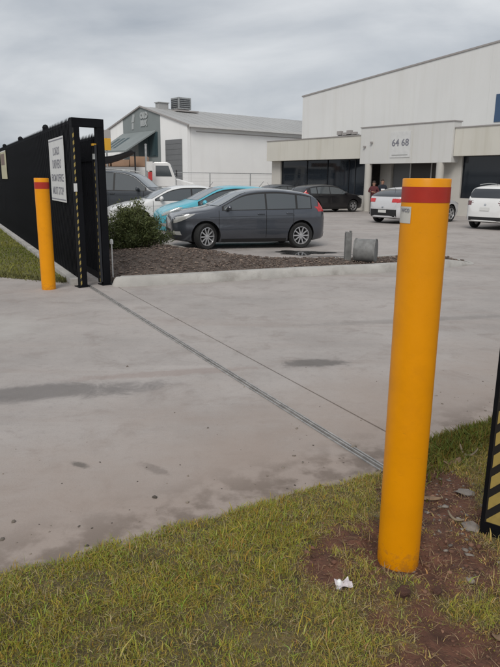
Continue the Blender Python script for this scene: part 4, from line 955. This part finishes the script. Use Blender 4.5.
# white truck facing right
tk = empty('tray_truck', (-6.9, 41.3, 0), R(6), 'white tray truck with bonnet parked in front of the shed door', 'truck')
MB().box((-1.6, 0, .95), (6.4, 1.0, .22)).build('chassis', 'trim_black', tk)
MB().box((-2.2, 0, 1.20), (5.0, 2.3, .16)).build('tray', 'galv', tk)
for s in (-1, 1): MB().box((-2.2, s*1.16, 1.85), (5.0, .05, 1.1)).build('side_board', 'car_white', tk)
MB().box((.32, 0, 1.9), (.08, 2.3, 1.3)).build('headboard', 'orange_box', tk)
cbp = [(.45, 1.2), (1.95, 1.2), (1.95, 1.75), (1.62, 2.62), (1.45, 2.72), (.62, 2.72), (.45, 2.6)]
MB().prism([(x, -1.05, z) for x, z in cbp], (0, 2.1, 0)).build('cab', 'car_white', tk, None, .05)
for s in (-1, 1):
    q = MB().prism([(x, s*1.06, z) for x, z in ((.7, 1.85), (1.72, 1.85), (1.50, 2.50), (.7, 2.50))], (0, s*.01, 0)).build('side_window', 'glass_car', tk)
MB().prism([(1.965, -.92, 1.82), (1.965, .92, 1.82), (1.68, .88, 2.55), (1.68, -.88, 2.55)], (.02, 0, .008)).build('windscreen', 'glass_clear', tk)
hd = [(1.95, .7), (3.25, .7), (3.3, 1.15), (3.1, 1.45), (1.95, 1.74)]
MB().prism([(x, -.85, z) for x, z in hd], (0, 1.7, 0)).build('bonnet', 'car_white', tk, None, .08)
MB().box((3.3, 0, .62), (.14, 2.1, .24)).build('bumper', 'chrome', tk, None, .03)
for s in (-1, 1):
    MB().lathe([(0, 0), (.12, 0), (.12, .05), (0, .07)], 'Z', 16, (0, 0, 0)).build('headlight', 'lamp_clear', tk, 40).matrix_local = Matrix.Translation((3.28, s*.62, 1.02)) @ Matrix.Rotation(R(90), 4, 'Y')
    MB().tube((1.85, s*1.05, 2.0), (2.0, s*1.35, 2.0), .015, 6).box((2.0, s*1.38, 2.05), (.06, .16, .4)).build('mirror', 'trim_black', tk)
    for x in (2.45, -1.9, -3.3):
        wq = MB().lathe([(.25, -.13), (.45, -.14), (.49, -.08), (.49, .08), (.45, .14), (.25, .13)], 'Y', 24, (0, 0, 0)).build('wheel', 'tyre', tk, 40); wq.location = (x, s*.95, .49)
        MB().lathe([(0, .04), (.1, .1), (.24, .06), (.26, -.05), (0, -.05)], 'Y', 20).build('rim', 'alloy', wq, 40)
for i, (x, w__, h_) in enumerate(((-3.9, 1.1, .75), (-2.7, 1.1, .95), (-1.5, 1.1, .95), (-.35, 1.1, 1.15))):
    cq = empty('cargo_crate', Vector((-6.9, 41.3, 1.3))+Vector((x*math.cos(R(6)), x*math.sin(R(6)), 0)), R(6), ['rearmost brown crate on the truck tray, lowest of four', 'second brown crate from the rear of the truck tray', 'third brown crate from the rear of the truck tray', 'tallest brown crate on the truck tray, next to the cab'][i], 'crate', 'crates on the truck tray')
    MB().box((0, 0, h_/2+.3), (w__, 1.8, h_+.6)).build('case', 'orange_box', cq)
    for k in range(4): MB().box((0, -.91, .15+k*.35), (w__-.02, .025, .12)).build('slat', 'orange_box', cq)
# yellow board on a post and navy shade sail, left
yb = empty('yard_board', (-9.1, 40, 0), R(-6), 'yellow board with grey header on a post above the wagon', 'sign')
MB().tube((0, .06, 0), (0, .06, 4.5), .06, 8).build('post', 'galv', yb); MB().box((-.2, 0, 3.75), (1.0, .06, .72)).build('panel', 'sign_yellow', yb); MB().box((-.2, 0, 4.36), (1.0, .06, .48)).build('header', 'flashing', yb)
ss = empty('shade_sail', (-9.0, 39, 0), 0, 'dark navy shade sail stretched above the slate wagon', 'shade sail')
G = []
for i in range(9):
    f = i/8; x = -1.2+3.0*f; G.append([(x, y*1.6-.8, 3.02+.32*f-(.22*math.sin(math.pi*f))-j*.02-.45*(1-f)*(j/4)) for j, y in enumerate(np.linspace(0, 1, 5))])
q = MB().grid(G).build('canopy', 'shade_navy', ss, 60); sm = q.modifiers.new('t', 'SOLIDIFY'); sm.thickness = .02
for x, h in ((-1.2, 3.05), (1.8, 3.3)): MB().tube((x, .3, 0), (x, .3, h+.05), .05, 8).build('post', 'frame_dark', ss)
# grey bus-like van behind the truck tray
van = empty('box_van', (-9.5, 44.5, 0), R(4), 'pale grey van with sloped windscreen behind the truck', 'van')
vp = [(-3, .4), (1.9, .4), (2.3, .6), (2.35, 1.2), (1.75, 1.7), (1.0, 2.75), (.6, 2.9), (-2.9, 2.9), (-3, 2.8)]
MB().prism([(x, -1, z) for x, z in vp], (0, 2, 0)).build('body', 'fascia_grey', van, None, .06)
MB().prism([(1.80, -.85, 1.75), (1.80, .85, 1.75), (1.08, .8, 2.68), (1.08, -.8, 2.68)], (.03, 0, .02)).build('windscreen', 'glass_car', van)
for s in (-1, 1):
    MB().prism([(x, s*1.005, z) for x, z in ((.1, 1.75), (1.55, 1.75), (.95, 2.6), (.1, 2.6))], (0, s*.01, 0)).build('side_window', 'glass_car', van)
    for x in (1.4, -2.0): MB().tube((x, s*.85, .38), (x, s*1.02, .38), .38, 20).build('wheel', 'tyre', van, 40)

# ------------------------------------------------------------------ two people by the entrance
def person(loc, rz, label, top, legs, arms, hair=True, h=1.72):
    o = empty('person', loc, rz, label, 'person'); s = h/1.72
    J = {'pel': (0, 0, .95, .15, .12), 'wai': (0, 0, 1.10, .145, .105), 'che': (0, .01, 1.30, .175, .12), 'nec': (0, 0, 1.46, .065, .06), 'hd0': (0, .015, 1.53, .07, .075), 'hd1': (0, .02, 1.62, .078, .095), 'hd2': (0, .01, 1.70, .05, .06)}
    E_ = [('pel', 'wai'), ('wai', 'che'), ('che', 'nec'), ('nec', 'hd0'), ('hd0', 'hd1'), ('hd1', 'hd2')]
    for sd_, nm_ in ((-1, 'l'), (1, 'r')):
        a = arms[nm_]
        J['hip'+nm_] = (sd_*.095, 0, .90, .09, .09); J['kne'+nm_] = (sd_*.11, .02, .50, .06, .065); J['ank'+nm_] = (sd_*.12, -.02, .09, .042, .045); J['toe'+nm_] = (sd_*.14, .14, .035, .04, .03)
        J['sho'+nm_] = (sd_*.18, 0, 1.40, .065, .065); J['elb'+nm_] = (*a[0], .048, .05); J['wri'+nm_] = (*a[1], .034, .034); J['han'+nm_] = (*a[2], .04, .025)
        E_ += [('pel', 'hip'+nm_), ('hip'+nm_, 'kne'+nm_), ('kne'+nm_, 'ank'+nm_), ('ank'+nm_, 'toe'+nm_), ('che', 'sho'+nm_), ('sho'+nm_, 'elb'+nm_), ('elb'+nm_, 'wri'+nm_), ('wri'+nm_, 'han'+nm_)]
    ks = list(J); me = bpy.data.meshes.new('body'); me.from_pydata([tuple(Vector(J[k][:3])*s) for k in ks], [(ks.index(a), ks.index(b_)) for a, b_ in E_], [])
    t = bpy.data.objects.new('tmp', me); C.objects.link(t); t.modifiers.new('s', 'SKIN'); sb = t.modifiers.new('d', 'SUBSURF'); sb.levels = 2; sb.render_levels = 2
    for i, k in enumerate(ks):
        v = me.skin_vertices[0].data[i]; v.radius = (J[k][3]*s, J[k][4]*s); v.use_root = (k == 'pel')
    bpy.context.view_layer.update(); nm = bpy.data.meshes.new_from_object(t.evaluated_get(bpy.context.evaluated_depsgraph_get())); bpy.data.objects.remove(t)
    nm.name = 'body'; nm.materials.clear()
    for k in (legs, top, 'skin', 'trim_black'): nm.materials.append(M[k])
    hands = [Vector(arms[k][2])*s for k in 'lr']
    for p in nm.polygons:
        c = p.center; p.use_smooth = True
        if c.z < .09*s: p.material_index = 3
        elif c.z < .97*s and abs(c.x) < .2: p.material_index = 0
        elif c.z > 1.475*s: p.material_index = 2
        else: p.material_index = 1
        if min((c-h_).length for h_ in hands) < .075: p.material_index = 2
    b_ = bpy.data.objects.new('body', nm); C.objects.link(b_); b_.parent = o
    hm = MB().lathe([(0, .115), (.05, .10), (.085, .05), (.094, 0), (.088, -.05), (.06, -.08)], 'Z', 16, Vector((0, 0, 1.645))*s)
    for v in hm.v:
        if v.y > .02*s: v.z = max(v.z, 1.655*s)
    hm.build('hair', 'hair', o, 60)
    fc = MB().box((0, .122*s, 1.60*s), (.022, .03, .04)); fc.build('nose', 'skin', o, None, .008)
    for sd_ in (-1, 1):
        MB().box((sd_*.032*s, .108*s, 1.63*s), (.022, .012, .012)).build('eye', 'hair', o); MB().box((sd_*.088*s, .01*s, 1.61*s), (.015, .035, .055)).build('ear', 'skin', o, None, .006)
        # four fingers and a thumb on each hand
        hnd = Vector(arms['l' if sd_ < 0 else 'r'][2])*s; wr = Vector(arms['l' if sd_ < 0 else 'r'][1])*s; dr_ = (hnd-wr).normalized(); sdv = dr_.orthogonal().normalized()
        fg = MB()
        for i in range(4): p0 = hnd+sdv*(.024*(i-1.5)); fg.tube(p0, p0+dr_*(.055-.006*abs(i-1.2))-Z*.01, .009, 6, .006)
        fg.tube(hnd-sdv*.035-dr_*.03, hnd-sdv*.06+dr_*.015, .010, 6, .007); fg.build('fingers', 'skin', o, 60)
    MB().box((0, .115*s, 1.565*s), (.04, .01, .008)).build('mouth', 'tail_red', o)
    return o
fold = {'l': ((-.27, .03, 1.17), (-.08, .20, 1.14), (.03, .20, 1.17)), 'r': ((.27, .03, 1.17), (.08, .22, 1.18), (-.03, .235, 1.16))}
hold = {'l': ((-.26, .02, 1.14), (-.14, .22, 1.12), (-.08, .28, 1.13)), 'r': ((.26, .02, 1.14), (.14, .22, 1.16), (.08, .28, 1.17))}
person((6.42, 33.1, 0), R(165), 'person in dark red top standing with folded arms beside the entrance column', 'cloth_red', 'cloth_black', fold, h=1.66)
p2_ = person((6.88, 33.2, 0), R(190), 'person in dark jacket holding a pale sheet near the entrance', 'cloth_navy', 'cloth_black', hold, h=1.76)
pp = empty('paper_sheet', (6.88, 32.92, 1.16), R(10), 'pale sheet of paper held by the person in dark jacket', 'paper')
MB().box((0, 0, 0), (.21, .006, .29)).build('sheet', 'paper', pp).rotation_euler = (R(-25), 0, 0)

# ------------------------------------------------------------------ small litter round the bollard
lt = empty('plastic_cap', (.375, 2.185, vz(.375, 2.185)), R(20), 'white domed plastic cap with torn film lying left of the near bollard', 'litter'); lt.scale = (.62, .62, .8)
MB().lathe([(.0, .055), (.010, .053), (.017, .045), (.019, .03), (.021, .012), (.022, 0), (0, 0)], 'Z', 20).build('cap', 'plastic_white', lt, 40).rotation_euler = (R(10), R(-8), 0)
G = []
for i in range(7):
    G.append([(-.028+.105*j/6, -.050+.075*i/6, .014+.010*math.sin(i*1.3+j*.9)+.022*abs(j/6-.5)*(i/6)+.012) for j in range(7)])
MB().grid(G).build('film', 'plastic_film', lt, 60)
def strip(name, x, y, L, w__, bend, rz, m, label, cat, lift=.02):
    o = empty(name, (x, y, vz(x, y)+.008), rz, label, cat); G = []
    for i in range(11):
        t = i/10-.5; a = t*bend; r__ = L/max(abs(bend), .01); cx, cy = r__*math.sin(a), r__*(1-math.cos(a)); ww = w__*(1-(2*t)**4*.8)
        G.append([(cx-math.sin(a)*k*ww/2, cy+math.cos(a)*k*ww/2, lift*(2*t)**2+.006*(1-k*k)) for k in (-1, -.4, .4, 1)])
    q = MB().grid(G).build('strip', m, o, 60); sd_ = q.modifiers.new('t', 'SOLIDIFY'); sd_.thickness = .003
    return o
strip('bark_strip', 1.33, 3.45, .12, .018, 1.6, R(-35), 'bark_pale', 'pale curled bark strip on the weeds beside the striped post', 'bark', .05)
strip('bark_strip', 1.20, 3.33, .13, .05, .5, R(25), 'bark_brown', 'broad brown bark piece just below the pale curled strip', 'bark')
strip('bark_strip', 1.02, 2.72, .10, .010, .7, R(-55), 'bark_pale', 'thin pale twig lying in the dirt left of the striped post', 'twig')
strip('bark_strip', .93, 2.93, .17, .045, .2, R(-12), 'bark_brown', 'flat brown bark slab in the dirt between bollard and striped post', 'bark', .005)
strip('dry_leaf', .93, 1.92, .07, .03, .8, R(20), 'bark_brown', 'curled dry leaf on soil at the lower right', 'leaf')
strip('dry_leaf', .80, 3.12, .06, .025, .6, R(60), 'bark_pale', 'small pale dry leaf near the driveway edge by the bollard', 'leaf')
def stone(x, y, r__, label, flat=.5, m='stone'):
    bm = bmesh.new(); bmesh.ops.create_icosphere(bm, subdivisions=2, radius=1)
    for v in bm.verts:
        k = 1+.5*mnoise.noise(v.co*1.3+Vector((x*9, y*7, 0)))+.25*mnoise.noise(v.co*3.1+Vector((x*5, y*3, 2))); v.co = Vector((v.co.x*r__*k, v.co.y*r__*.75*k, v.co.z*r__*flat*k))
    me = bpy.data.meshes.new('stone'); bm.to_mesh(me); bm.free(); me.materials.append(M[m])
    o = bpy.data.objects.new('stone', me); C.objects.link(o); o.location = (x, y, vz(x, y)+r__*flat*.4); o.rotation_euler = (0, 0, x*5)
    return tag(o, label, 'stone')
stone(1.16, 2.98, .05, 'largest flat grey stone in the dirt beside the striped post', .3); stone(1.08, 2.66, .05, 'pale flat stone at the foot of the striped post', .28); stone(.86, 3.12, .022, 'small stone behind the near bollard', .5)
stone(.62, 2.12, .032, 'dark rounded clod in front of the near bollard', .7, 'clod'); stone(.76, 2.14, .026, 'smaller dark clod right of the bollard foot', .7, 'clod')
